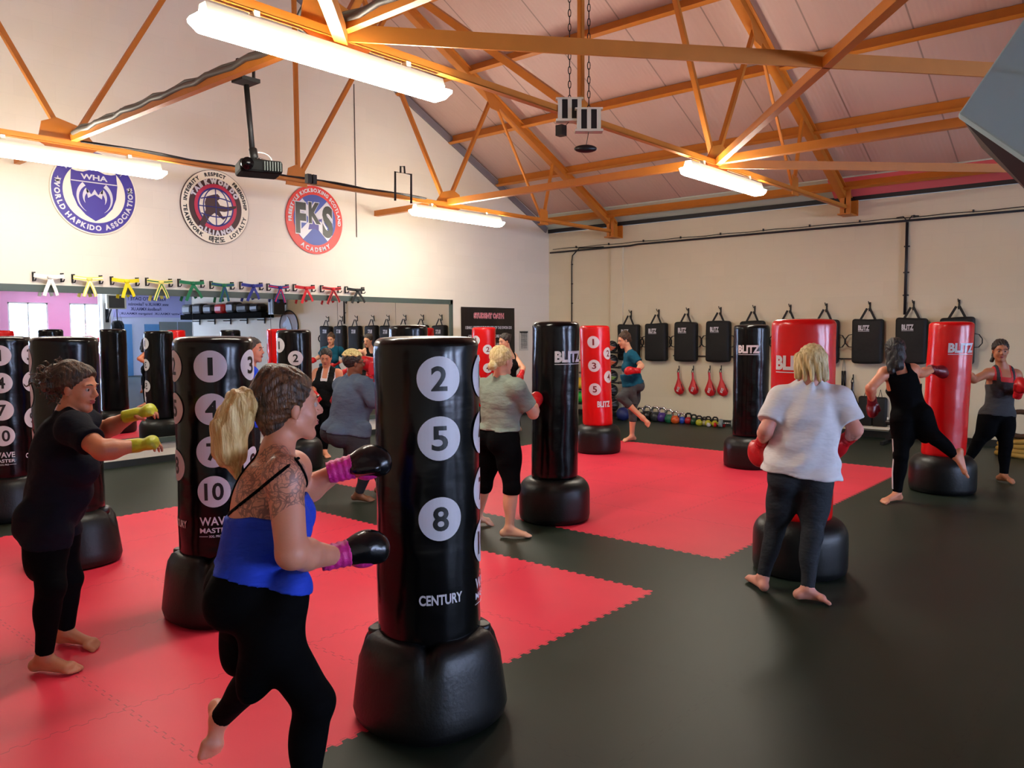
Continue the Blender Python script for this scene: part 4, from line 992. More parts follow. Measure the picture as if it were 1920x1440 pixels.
# ================================================================== kettlebells and dumbbells
def kettlebell(px, py, r, col, hm, label):
    P = floorp(px, py); x = min(P.x, WX-0.16); P = onp(px, py, 0, x)
    t = thing('kettlebell', label, 'kettlebell', (x, P.y, 0), 0, 'kettlebells in a row along the right wall')
    obj('kettlebell_body', MB().lathe([(r*0.55, 0), (r*0.85, r*0.25), (r, r*0.75), (r*0.97, r*1.1), (r*0.75, r*1.55), (r*0.45, r*1.75), (r*0.3, r*1.8)], n=28).mesh('k'), col, t)
    pts = [(0, -r*0.62, r*1.45), (0, -r*0.78, r*1.9), (0, -r*0.68, r*2.45), (0, -r*0.35, r*2.7), (0, r*0.35, r*2.7), (0, r*0.68, r*2.45), (0, r*0.78, r*1.9), (0, r*0.62, r*1.45)]
    obj('kettlebell_handle', MB().tube(pts, [r*0.25]*8, 10).mesh('h'), hm, t)
KC = {n: mat('kettlebell_'+n, c, 0.35, bump=0.1) for n, c in dict(charcoal=(44, 48, 50), black=(22, 22, 24), purple=(70, 44, 130), green=(24, 96, 66), orange=(206, 84, 30), blue=(34, 70, 170), red=(170, 26, 34), dgreen=(26, 70, 44), yellow=(176, 170, 40), cream=(170, 160, 130)).items()}
for px, py, r, c, hm, lb in [(1201, 783, 0.085, 'charcoal', 'chrome', 'charcoal kettlebell partly behind the raised foot'), (1214, 787, 0.10, 'black', 'chrome', 'black kettlebell with a chrome handle, behind the kicking foot'), (1229, 790, 0.10, 'charcoal', 'chrome', 'dark grey kettlebell with a tall chrome handle'),
        (1242, 791, 0.098, 'purple', 'chrome', 'purple kettlebell with a chrome handle'), (1255, 793, 0.09, 'green', 'chrome', 'green kettlebell with a chrome handle'), (1266, 794, 0.082, 'orange', 'chrome', 'orange kettlebell with a chrome handle'),
        (1279, 794, 0.07, 'blue', 'chrome', 'blue kettlebell with a chrome handle'), (1291, 795, 0.072, 'red', 'iron', 'dark red kettlebell with a black handle'), (1301, 796, 0.066, 'dgreen', 'iron', 'dark green kettlebell with a black handle'),
        (1311, 798, 0.064, 'yellow', 'iron', 'first yellow kettlebell after the dark green one'), (1321, 798, 0.056, 'cream', 'iron', 'small cream kettlebell between two yellow ones'), (1328, 799, 0.062, 'yellow', 'iron', 'yellow kettlebell in the middle of the small ones'), (1341, 800, 0.062, 'yellow', 'iron', 'last yellow kettlebell before the red dumbbell')]:
    kettlebell(px, py, r, KC[c], M[hm], lb)
def dumbbell(px, py, r, L, m, label, rz=0.0):
    x = WX-0.3; P = onp(px, py, 0, x)
    t = thing('dumbbell', label, 'dumbbell', (x, P.y, 0), rz)
    for s in (-1, 1): obj('weight_head', MB().tube([(0, s*L*0.28, r), (0, s*L*0.5, r)], r, 8).mesh('w'), m, t)
    obj('dumbbell_grip', MB().tube([(0, -L*0.3, r), (0, L*0.3, r)], 0.015, 10).mesh('g'), M['chrome'], t)
dumbbell(1349, 802, 0.04, 0.2, M['redleather'], 'small red dumbbell on the floor beside the kettlebells', 0.6)
dumbbell(1363, 804, 0.075, 0.28, M['grey'], 'grey dumbbell on the floor next to the black bag', 0.3)
dumbbell(1334, 804, 0.035, 0.18, M['printw'], 'tiny pale dumbbell lying in front of the yellow kettlebells', 1.2)

# ball rack behind the red numbered bag
q = wallR(1156, 700); rk = thing('ball_rack', 'black upright rack holding medicine balls behind the red numbered bag', 'rack', (WX-0.3, q.y, 0))
ry = q.y
for s in (-1, 1):
    obj('rack_upright', MB().box((0.12, s*0.34, 0.72), (0.04, 0.04, 1.44)).mesh('u'), M['black'], rk); obj('rack_foot', MB().box((0, s*0.34, 0.02), (0.42, 0.05, 0.04)).mesh('f'), M['black'], rk)
bz = [1.29, 1.0, 0.70, 0.42, 0.12]
for k, z in enumerate(bz):
    obj('rack_shelf', MB().tube([(0.05, -0.34, z), (0.05, 0.34, z)], 0.012, 8).tube([(-0.12, -0.34, z+0.02), (-0.12, 0.34, z+0.02)], 0.012, 8).box((0, -0.34, z+0.02), (0.3, 0.02, 0.05)).box((0, 0.34, z+0.02), (0.3, 0.02, 0.05)).mesh('s'), M['black'], rk)
def ball(x, y, z, r, cols, label, group='medicine balls on the rack'):
    t = thing('medicine_ball', label, 'ball', (x, y, z), 0, group)
    obj('ball_body', MB().ell((0, 0, r), (r, r, r), 28, 18).mesh('b'), cols[0], t)
    # coloured panel: band of the sphere facing the hall
    mb = MB(); n = 16; vs = []; fs = []
    for i in range(n+1):
        a = R_(-78)+R_(156)*i/n; w = 0.5*math.cos(a)*0.9+0.05
        for j in range(5):
            b = R_(-16)+(-w+2*w*j/4); rr = r*1.01
            vs.append((-rr*math.cos(b)*math.cos(a), rr*math.sin(a), r+rr*math.sin(b)*math.cos(a)))
    for i in range(n):
        for j in range(4): fs.append((i*5+j, i*5+j+1, (i+1)*5+j+1, (i+1)*5+j))
    obj('ball_panel', mb.add(vs, fs, True).mesh('p'), cols[1], t)
    mb = MB()
    for k in range(6):
        a = k*PI/6; mb.tube([(-r*1.005*math.sin(t_), r*1.005*math.cos(t_)*math.cos(a), r+r*1.005*math.cos(t_)*math.sin(a)) for t_ in np.linspace(0.1, PI-0.1, 14)], r*0.012, 4)
    obj('ball_seams', mb.mesh('s'), M['printw'], t)
oran = mat('ball_orange', (196, 84, 40), 0.6); lime = mat('ball_lime', (110, 140, 50), 0.6); yel = mat('ball_yellow', (220, 180, 40), 0.6); grn = mat('ball_green', (30, 160, 50), 0.5)
for k, (c, lb) in enumerate([(oran, 'black and orange medicine ball on the top tier of the rack'), (oran, 'black and orange medicine ball on the second tier of the rack'), (lime, 'black and lime green medicine ball on the third tier of the rack'), (M['black'], 'plain black medicine ball with pale seams on the fourth tier'), (M['black'], 'large black medicine ball with pale seams low on the rack')]):
    r = [0.12, 0.13, 0.13, 0.13, 0.15][k]; ball(WX-0.33, ry-0.1, bz[k]+0.0+0.005, r, (M['black'], c), lb)
for k, (c, z, lb) in enumerate([(yel, 0.70, 'yellow ball on the rack seen left of the red numbered bag'), (grn, 0.42, 'green ball on the rack seen left of the red numbered bag')]):
    x = WX-0.42; P = onp(1089, 740, 0, x)
    solo('exercise_ball', MB().ell((x, P.y, z-0.02), (0.12, 0.12, 0.12), 24, 16).mesh('b'), c, lb, 'ball', 'exercise balls')
P = onp(1089, 740, 0, WX-0.3)
rk2 = thing('ball_rack', 'black rack with coloured balls between the two tall bags', 'rack', (WX-0.4, P.y, 0))
for s in (-1, 1): obj('rack_upright', MB().box((0.14, s*0.3, 0.7), (0.04, 0.04, 1.4)).mesh('u'), M['black'], rk2)
for z in (0.56, 0.28, 0.9, 1.15): obj('rack_shelf', MB().box((0.02, 0, z-0.01), (0.3, 0.6, 0.02)).mesh('s'), M['black'], rk2)
x = WX-0.5; P = onp(1168, 790, 0, x)
solo('exercise_ball', MB().ell((x, P.y, 0.13), (0.13, 0.13, 0.13), 24, 16).mesh('b'), mat('dark_blue_ball', (24, 34, 92), 0.5), 'dark blue ball on the floor behind the standing leg of the kicking person', 'ball', 'exercise balls')

# weight bench behind the person in black
P = onp(1700, 825, 2, 0.0); bt = thing('weight_bench', 'black and white weight bench low behind the legs of the person in black', 'bench', (12.75, onp(1728, 815, 0, 12.75).y, 0), R_(90))
obj('bench_pad', MB().box((0, 0, 0.33), (0.95, 0.26, 0.07)).mesh('p', bevel=0.02), M['black'], bt)
for s in (-1, 1):
    obj('bench_leg', MB().bar((s*0.38, 0, 0.3), (s*0.48, 0, 0.03), 0.05, 0.05).box((s*0.48, 0, 0.03), (0.05, 0.5, 0.05)).mesh('l'), M['black'], bt)
obj('bench_frame', MB().box((0, 0, 0.27), (0.9, 0.05, 0.05)).bar((-0.3, 0, 0.27), (-0.1, 0, 0.06), 0.04, 0.04).mesh('f'), M['white'], bt)

# coil of rope at the right edge
x = 12.6; P = onp(1912, 835, 0, x); rp = thing('rope_coil', 'coil of thick tan battle rope against the right wall at the picture edge', 'rope', (x, P.y, 0))
mb = MB()
for k in range(4):
    z = 0.035+0.06*k; r0 = 0.24-0.012*k
    mb.tube([(r0*math.cos(a), r0*1.1*math.sin(a), z+0.008*math.sin(3*a+k)) for a in np.linspace(0, 2*PI, 33)[:-1]], 0.033, 10, closed=True)
obj('coiled_rope', mb.mesh('r'), M['rope'], rp)
mb = MB()
for k in range(2): mb.tube([(0.12+k*0.06, 0.02+0.2*math.cos(a), 0.42+0.17*math.sin(a)) for a in np.linspace(0, 2*PI, 29)[:-1]], 0.032, 10, closed=True)
obj('leaning_rope_loop', mb.mesh('r'), mat('dark_rope', (70, 44, 22), 0.8, bump=0.6, bscale=30), rp)

# ================================================================== things seen only in the mirror
# plaque, loudspeaker, kit shelf on the right wall
p = mir(541, 612, 0, WX-0.03)
t = thing('wall_plaque', 'round brown wall plaque with a dark horse-head shape, seen in the mirror', 'plaque', (WX-0.02, p.y, p.z)); t.rotation_euler = (R_(90), 0, R_(-90))
obj('plaque_board', MB().lathe([(0.46, -0.02), (0.46, 0.01)], n=48, smooth=False).mesh('p'), mat('plaque_brown', (110, 80, 56), 0.5), t)
obj('plaque_rim', MB().tube([(0.46*math.cos(a), 0.46*math.sin(a), 0.01) for a in np.linspace(0, 2*PI, 49)[:-1]], 0.02, 6, closed=True).mesh('r'), M['black'], t)
hs = [(-0.2, -0.3), (-0.15, 0.0), (-0.05, 0.2), (0.05, 0.3), (0.1, 0.2), (0.25, 0.1), (0.3, 0.0), (0.2, -0.03), (0.1, 0.0), (0.12, -0.15), (0.2, -0.3)]
obj('plaque_figure', MB().prism([(x, y) for x, y in hs][::-1], (0, 0, 0.012), (1, 0, 0), (0, 1, 0), 0.01).mesh('f'), M['printk'], t)
def speaker_box(p, face_dir, label, m, g, s=(0.3, 0.34, 0.5)):
    t = thing('wall_speaker', label, 'loudspeaker', tuple(p), math.atan2(face_dir[1], face_dir[0]))
    obj('speaker_cabinet', MB().box((0, 0, 0), s).mesh('c', bevel=0.015), m, t); obj('speaker_grille', MB().box((s[0]/2+0.004, 0, -0.01), (0.012, s[1]*0.8, s[2]*0.85)).mesh('g'), g, t)
    obj('speaker_bracket', MB().bar((-s[0]/2-0.12, 0, 0.05), (-s[0]/2+0.02, 0, 0.02), 0.05, 0.05).mesh('b'), M['iron'], t); return t
speaker_box(mir(518, 572, 0, WX-0.32), (-1, -0.2), 'black loudspeaker on the right wall, seen in the mirror above the round plaque', M['black'], M['iron'], (0.34, 0.42, 0.55))
p = mir(217, 566, 1, -8.2); speaker_box((p.x, p.y, min(p.z, 3.0)), (-0.3, 1), 'cream loudspeaker with a black grille at the back of the hall, seen in the mirror', M['offwhite'], M['black'], (0.5, 0.62, 0.5))
a, b = mir(345, 590, 0, WX-0.3), mir(497, 590, 0, WX-0.3)
t = thing('kit_shelf', 'long black wall shelf seen in the mirror, loaded with kit', 'shelf', (WX-0.22, (a.y+b.y)/2, 2.25))
obj('shelf_board', MB().box((0, 0, 0), (0.42, abs(a.y-b.y), 0.16)).mesh('s'), mat('matt_black_board', (16, 16, 17), 0.95, spec=0.05), t)
for k in range(5):
    yy_ = (k-2)*abs(a.y-b.y)/5; obj('shelf_bracket', MB().box((0.1, yy_, -0.14), (0.3, 0.03, 0.03)).box((0.2, yy_, 0.0), (0.03, 0.03, 0.5)).mesh('b'), M['iron'], t)
kits = [(0.05, 'black', 'dark kit bag'), (0.19, 'redleather', 'red kit bag'), (0.33, 'iron', 'dark grey kit bag'), (0.46, 'black', 'black holdall'), (0.60, 'iron', 'grey-black holdall'), (0.74, 'black', 'slim black holdall'), (0.88, 'iron', 'last dark kit bag')]
kits = [(0.06, 'black'), (0.20, 'iron'), (0.34, 'black'), (0.48, 'redleather'), (0.62, 'black'), (0.76, 'iron'), (0.9, 'black')]
klab = ['black kit bag at the far end of the wall shelf, seen in the mirror', 'dark grey kit bag second along the wall shelf, seen in the mirror', 'black kit bag just before the red one on the wall shelf', 'red kit bag on the wall shelf, seen in the mirror',
        'black kit bag just after the red one on the wall shelf', 'dark grey kit bag near the loudspeaker end of the wall shelf', 'black kit bag next to the loudspeaker on the wall shelf']
for (f_, mm), lb in zip(kits, klab):
    y_ = a.y+(b.y-a.y)*f_; rs_ = random.Random(int(f_*100)); hh = rs_.uniform(0.24, 0.36); me = MB().box((WX-0.22, y_, 2.335+hh/2), (0.36, rs_.uniform(0.5, 0.66), hh)).mesh('k', bevel=0.09)
    solo('kit_bag', me, M[mm], lb, 'bag', 'kit bags on the wall shelf')
# banner on the back wall
a, b = mir(212, 575, 1, WB+0.05), mir(347, 575, 1, WB+0.05); zt_, zb_ = 3.28, 2.38
bx0, bx1 = a.x, b.x
t = thing('club_banner', 'pale lilac banner with blue lettering on the back wall, read backwards in the mirror', 'banner', ((bx0+bx1)/2, WB+0.03, zb_))
obj('banner_sheet', MB().box(((bx0+bx1)/2, WB+0.03, (zt_+zb_)/2), (bx1-bx0, 0.01, zt_-zb_)).mesh('s'), mat('lilac_banner', (190, 190, 236), 0.5), t, world=True)
bw = bx1-bx0; nv = mat('banner_blue', (40, 44, 110), 0.5)
for s, z, w, h, off in (('KEEP UP TO DATE !', 3.14, 0.52, 0.14, 0.04), ('www. KMAA.UK or Taekwondoo', 2.92, 0.56, 0.13, 0.02), ('FaceBook KMAA.UK', 2.72, 0.42, 0.13, 0.06), ('Twitter KMAA.UK  Instagram KMAA.UK', 2.52, 0.86, 0.12, -0.02)):
    wtext(t, 'banner_line', s, (bx0+bx1)/2-off*bw, WB+0.04, z, bw*w, h, nv, 0.02, face=1)
for px0, px1, py, nm, m_, lb, z0_ in ((224, 246, 607, 'back_door', M['bluedoor'], 'pale blue door in the back wall seen in the mirror beside the hanging bag', 0), (270, 297, 605, 'back_door', M['bluedoor'], 'blue door in the back wall left of the grey boards, seen in the mirror', 0)):
    a, b = mir(px0, py, 1, WB), mir(px1, py, 1, WB)
    d_ = solo(nm, MB().box(((a.x+b.x)/2, WB+0.03, 1.05), (b.x-a.x, 0.05, 2.1)).mesh('d', bevel=0.005), m_, lb, 'door')
for k, (px0, px1) in enumerate(((298, 331), (333, 364))):
    a, b = mir(px0, 603, 1, WB), mir(px1, 603, 1, WB)
    solo('grey_board', MB().box(((a.x+b.x)/2, WB+0.02, 1.7), (b.x-a.x, 0.03, 1.0)).mesh('b'), M['grey'], 'grey pin board on the back wall, the %s' % ('one nearer the blue door' if k == 0 else 'one nearer the kit shelf'), 'board', 'grey pin boards')
# red kit table at the back
p = mir(140, 622, 1, -10.5)
t = thing('kit_table', 'table piled with red and pink gear at the back, seen in the mirror', 'table', (p.x, -10.5, 0))
obj('tabletop', MB().box((0, 0, 1.35), (2.6, 0.8, 0.05)).mesh('t'), M['wallP'], t)
for sx in (-1, 1):
    for sy in (-1, 1): obj('table_leg', MB().box((sx*1.2, sy*0.35, 0.66), (0.06, 0.06, 1.32)).mesh('l'), M['wallP'], t)
for k, (dx, r, lb) in enumerate([(-0.2, 0.2, 'round red head guard on the back table'), (0.45, 0.24, 'red glove bag on the back table next to the head guard'), (0.95, 0.2, 'second red glove bag at the right of the back table')]):
    solo('red_gear', MB().ell((p.x+dx, -10.5, 1.375+r*0.6), (r*1.2, r, r*0.6), 20, 12).mesh('g'), M['redleather'], lb+', seen in the mirror', 'sports gear')
# hanging bag on a wall bracket at the column
cxp, cyp = (CX0+CX1)/2, -9.2
t = thing('hanging_punch_bag', 'black heavy bag hanging from a bracket on the white column, seen in the mirror', 'punch bag', (mir(222, 660, 1, cyp+0.55).x, cyp+0.55, 0.75))
obj('bag_body', MB().lathe([(0.12, 0), (0.2, 0.03), (0.22, 0.1), (0.23, 0.7), (0.22, 1.3), (0.16, 1.42), (0.05, 1.45)], n=32).mesh('b'), M['blackvinyl'], t)
mb = MB()
for k in range(4): a_ = k*PI/2+0.4; mb.ribbon([(0.17*math.cos(a_), 0.17*math.sin(a_), 1.38), (0, 0, 1.95)], 0.03, 0.006, (math.sin(a_), -math.cos(a_), 0))
obj('bag_strap', mb.mesh('s'), M['strap'], t)
obj('bag_hook', MB().tube([(0, 0, 1.95), (0, 0, 2.12)], 0.012, 6).mesh('h'), M['steel'], t)
w = thing('bag_bracket', 'dark triangular wall bracket on the white column holding the heavy bag, seen in the mirror', 'bracket', (cxp, cyp+0.02, 2.2))
obj('bracket_arm', MB().bar((0, 0, 0.67), (mir(222, 660, 1, cyp+0.55).x-cxp, 0.58, 0.67), 0.05, 0.05).mesh('a'), M['black'], w); obj('bracket_brace', MB().bar((0, 0, 0.0), ((mir(222, 660, 1, cyp+0.55).x-cxp)*0.6, 0.38, 0.65), 0.04, 0.04).mesh('a'), M['black'], w)
obj('bracket_plate', MB().box((0, 0, 0.28), (0.12, 0.02, 0.7)).mesh('a'), M['black'], w)
# ================================================================== people: one continuous surface per body, grown from rounded volumes
def V3(*a): return np.array(a, dtype=np.float64)
def nz(v): v = np.asarray(v, float); return v/(np.linalg.norm(v)+1e-12)
def cone(a, b, ra, rb, sq=None, cuts=None, k=0.02, bend=0):
    return dict(t='c', a=np.asarray(a, float), b=np.asarray(b, float), ra=ra, rb=rb, sq=sq, cuts=cuts, k=k)
def ell(c, r, ax, k=0.02, cuts=None):
    return dict(t='e', c=np.asarray(c, float), r=np.asarray(r, float), ax=np.array(ax, float), k=k, cuts=cuts)
def prim_box(p, off):
    m = off+p['k']+0.02
    if p['t'] == 'c':
        r = max(p['ra'], p['rb'])*(max(1, p['sq'][1]) if p['sq'] else 1)+m
        return np.minimum(p['a'], p['b'])-r, np.maximum(p['a'], p['b'])+r
    r = p['r'].max()+m; return p['c']-r, p['c']+r
def prim_d(p, X, off=0.0):
    if p['t'] == 'c':
        ab = p['b']-p['a']; L2 = max(1e-9, ab@ab); q = X-p['a']
        t = np.clip((q@ab)/L2, 0, 1); q = q-t[..., None]*ab
        if p['sq']:
            n, s = p['sq']; n = np.asarray(n, float); n = nz(n-ab*(n@ab)/L2); cmp_ = q@n
            q = q+n*(cmp_*(1/s-1))[..., None]
            d = (np.sqrt((q*q).sum(-1))-(p['ra']+(p['rb']-p['ra'])*t))*min(1, (1+s)/2)
        else: d = np.sqrt((q*q).sum(-1))-(p['ra']+(p['rb']-p['ra'])*t)
    else:
        q = (X-p['c'])@p['ax'].T; q = q/p['r']; k0 = np.sqrt((q*q).sum(-1)); k1 = np.sqrt(((q/p['r'])**2).sum(-1))+1e-9
        d = k0*(k0-1)/k1
    d = d-off
    if p['cuts']:
        for (pt_, n_) in p['cuts']: d = np.maximum(d, (X-np.asarray(pt_))@nz(n_))
    return d
def surface(prims, h, off=0.0, subs=(), clip=(), extra=None, name='m', relax=1):
    """union of prims, minus subs, kept on the negative side of each clip plane -> mesh"""
    bl = [prim_box(p, off) for p in prims]
    lo = np.min([b[0] for b in bl], 0)-2*h; hi = np.max([b[1] for b in bl], 0)+2*h
    n = np.ceil((hi-lo)/h).astype(int)+1
    F = np.full(n, 0.2, np.float32)
    xs = [lo[i]+h*np.arange(n[i]) for i in range(3)]
    def block(b0, b1):
        i0 = np.maximum(0, np.floor((b0-lo)/h).astype(int)); i1 = np.minimum(n, np.ceil((b1-lo)/h).astype(int)+1)
        sl = tuple(slice(a, b) for a, b in zip(i0, i1))
        g = np.stack(np.meshgrid(*[xs[i][sl[i]] for i in range(3)], indexing='ij'), -1); return sl, g
    for p, b in zip(prims, bl):
        sl, X = block(*b); d = prim_d(p, X, off); f = F[sl]; k = p['k']
        hh = np.maximum(k-np.abs(d-f), 0)/k; F[sl] = np.minimum(d, f)-hh*hh*k*0.25
    for p in subs:
        sl, X = block(*prim_box(p, 0)); d = -prim_d(p, X); f = F[sl]; k = p['k']
        hh = np.maximum(k-np.abs(d-f), 0)/k; F[sl] = np.maximum(d, f)+hh*hh*k*0.25
    if clip or extra:
        X = np.stack(np.meshgrid(*xs, indexing='ij'), -1)
        for (pt_, n_) in clip: F = np.maximum(F, (X-np.asarray(pt_))@nz(n_))
        if extra: F = extra(F, X)
        del X
    ins = F < 0
    c = [ins[a:n[0]-1+a, b:n[1]-1+b, d:n[2]-1+d] for a in (0, 1) for b in (0, 1) for d in (0, 1)]
    al = c[0].copy(); an = c[0].copy()
    for q in c[1:]: al &= q; an |= q
    act = an & ~al; I = np.argwhere(act)
    if len(I) == 0: return bpy.data.meshes.new(name)
    offs = np.array([(a, b, d) for a in (0, 1) for b in (0, 1) for d in (0, 1)])
    vals = np.stack([F[I[:, 0]+o[0], I[:, 1]+o[1], I[:, 2]+o[2]] for o in offs], 1)
    acc = np.zeros((len(I), 3)); cnt = np.zeros(len(I))
    for a in range(8):
        for b in range(a+1, 8):
            if np.abs(offs[a]-offs[b]).sum() != 1: continue
            va, vb = vals[:, a], vals[:, b]; m = (va < 0) != (vb < 0)
            t = np.where(m, va/(va-vb+1e-12), 0)
            acc[m] += offs[a]+(t[m])[:, None]*(offs[b]-offs[a]); cnt[m] += 1
    P = lo+h*(I+acc/np.maximum(cnt, 1)[:, None])
    idx = -np.ones(act.shape, np.int64); idx[I[:, 0], I[:, 1], I[:, 2]] = np.arange(len(I))
    faces = []
    for ax in range(3):
        s0 = [slice(None)]*3; s1 = [slice(None)]*3; s0[ax] = slice(0, n[ax]-1); s1[ax] = slice(1, n[ax])
        A, B = ins[tuple(s0)], ins[tuple(s1)]; E = np.argwhere(A != B)
        o1, o2 = [(1, 2), (2, 0), (0, 1)][ax]
        E = E[(E[:, o1] > 0) & (E[:, o2] > 0) & (E[:, o1] < n[o1]-1) & (E[:, o2] < n[o2]-1)]
        def cell(d1, d2):
            Q = E.copy(); Q[:, o1] -= d1; Q[:, o2] -= d2; return idx[Q[:, 0], Q[:, 1], Q[:, 2]]
        q = np.stack([cell(1, 1), cell(0, 1), cell(0, 0), cell(1, 0)], 1)
        fl = ~A[E[:, 0], E[:, 1], E[:, 2]]; q[fl] = q[fl][:, ::-1]; faces.append(q)
    Q = np.concatenate(faces); Q = Q[(Q >= 0).all(1)]
    for _ in range(relax):                                       # light relaxing of the net
        S = np.zeros_like(P); Cn = np.zeros(len(P))
        for a in range(4):
            b = (a+1) % 4; np.add.at(S, Q[:, a], P[Q[:, b]]); np.add.at(S, Q[:, b], P[Q[:, a]]); np.add.at(Cn, Q[:, a], 1); np.add.at(Cn, Q[:, b], 1)
        P = P*0.5+0.5*S/np.maximum(Cn, 1)[:, None]
    me = bpy.data.meshes.new(name)
    me.vertices.add(len(P)); me.vertices.foreach_set('co', P.astype(np.float32).ravel())
    me.loops.add(len(Q)*4); me.loops.foreach_set('vertex_index', Q.astype(np.int32).ravel())
    me.polygons.add(len(Q)); me.polygons.foreach_set('loop_start', (np.arange(len(Q))*4).astype(np.int32)); me.polygons.foreach_set('loop_total', np.full(len(Q), 4, np.int32))
    me.polygons.foreach_set('use_smooth', np.ones(len(Q), bool)); me.update(calc_edges=True); me.validate()
    return me
def rotv(v, axis, a):
    axis = nz(axis); v = np.asarray(v, float)
    return v*math.cos(a)+np.cross(axis, v)*math.sin(a)+axis*(axis@v)*(1-math.cos(a))

def hand_prims(w, d, n, side, curl=0.5, sc=1.0):
    """w wrist, d direction of the hand, n palm normal, side towards the thumb"""
    d = nz(d); n = nz(n-d*(n@d)); side = nz(side-d*(side@d)-n*(side@n)); out = []
    out.append(cone(w, w+d*0.075*sc, 0.027*sc, 0.036*sc, (n, 0.5), k=0.012))
    for i, (o, L) in enumerate(zip((0.030, 0.010, -0.010, -0.029), (0.070, 0.078, 0.072, 0.057))):
        p = w+d*(0.082-0.004*abs(i-1))*sc+side*o*sc; dd = rotv(d, np.cross(d, n), 0.25*curl)
        for s_, f_ in enumerate((0.42, 0.32, 0.26)):
            q = p+dd*L*f_*sc; out.append(cone(p, q, (0.0095-0.0008*s_)*sc, (0.0088-0.0008*s_)*sc, k=0.003)); p = q
            dd = rotv(dd, np.cross(d, n), 0.9*curl)
    p = w+d*0.02*sc+side*0.026*sc; dd = nz(d*0.6+side*0.6+n*0.25)
    q = p+dd*0.045*sc; out.append(cone(p, q, 0.014*sc, 0.0115*sc, k=0.008)); dd = nz(d*0.85+side*0.15+n*0.4); out.append(cone(q, q+dd*0.032*sc, 0.011*sc, 0.009*sc, k=0.004))
    return out
def foot_prims(an, kn, toe, medial, sc=1.0):
    an, kn, toe = map(np.asarray, (an, kn, toe)); fd = nz(toe-an); n = kn-an; n = nz(n-fd*(n@fd)); sa = nz(np.cross(fd, n))
    if sa@medial < 0: sa = -sa
    L = np.linalg.norm(toe-an); heel = an-fd*0.034*sc-n*0.056*sc; ball = toe-fd*0.055*sc-n*0.006
    o = [cone(an, heel, 0.036*sc, 0.031*sc, k=0.02), cone(an+n*0.0, ball, 0.036*sc, 0.026*sc, (n, 0.75), k=0.02), cone(heel, ball-sa*0.018*sc, 0.026*sc, 0.022*sc, k=0.02),
         cone(ball-sa*0.026*sc, ball+sa*0.026*sc, 0.018*sc, 0.020*sc, k=0.015)]
    for i, (f_, r, l) in enumerate(((0.032, 0.014, 0.05), (0.010, 0.0105, 0.05), (-0.007, 0.010, 0.044), (-0.023, 0.0095, 0.036), (-0.037, 0.009, 0.026))):
        p = ball+sa*f_*sc; o.append(cone(p, p+fd*l*sc-n*0.004, r*1.05*sc, r*sc, k=0.004))
    return o

SKIN = {}
def skin(nm, rgb): 
    if nm not in SKIN: SKIN[nm] = mat('skin_'+nm, rgb, 0.48, noise=0.07, nscale=9, bump=0.06, bscale=120, sss=0.12)
    return SKIN[nm]
HAIRM = {}
def hairm(nm, rgb, rgb2=None):
    if nm in HAIRM: return HAIRM[nm]
    m = mat('hair_'+nm, rgb, 0.42, noise=0.0, bump=0.9, bscale=1.0, stretch=(150, 150, 18), bdist=0.01)
    nt = m.node_tree; b = nt.nodes['Principled BSDF']; tc = nt.nodes['Texture Coordinate']
    mp = nt.nodes.new('ShaderNodeMapping'); mp.inputs['Scale'].default_value = (70, 70, 9); nt.links.new(tc.outputs['Object'], mp.inputs[0])
    n = nt.nodes.new('ShaderNodeTexNoise'); n.inputs['Scale'].default_value = 1; nt.links.new(mp.outputs[0], n.inputs['Vector'])
    cr = nt.nodes.new('ShaderNodeValToRGB'); cr.color_ramp.elements[0].position = 0.35; cr.color_ramp.elements[1].position = 0.65
    cr.color_ramp.elements[0].color = lin(rgb); cr.color_ramp.elements[1].color = lin(rgb2 or tuple(min(255, int(c*1.5+8)) for c in rgb))
    nt.links.new(n.outputs[0], cr.inputs[0]); nt.links.new(cr.outputs[0], b.inputs['Base Color'])
    HAIRM[nm] = m; return m
CLO = {}
def cloth(nm, rgb, rough=0.8, bump=0.5, bscale=9, noise=0.08):
    if nm not in CLO: CLO[nm] = mat('cloth_'+nm, rgb, rough, noise=noise, nscale=30, bump=bump, bscale=bscale, spec=0.2, stretch=(1, 1, 2.2), bdist=0.03)
    return CLO[nm]
def eye_mesh(c, f, r=0.0125):
    mb = MB(); f = Vector(f).normalized(); s = f.cross(Vector((0, 0, 1))).normalized(); u = s.cross(f)
    mb.ell(tuple(c), (r, r, r), 16, 12, ax=(s, u, f))
    for i, fc in enumerate(mb.f):
        ct = sum((Vector(mb.v[k]) for k in fc), Vector())/len(fc)-Vector(c)
        if ct.normalized().dot(f) > 0.70: mb.mi[i] = 1
    return mb.mesh('eye')

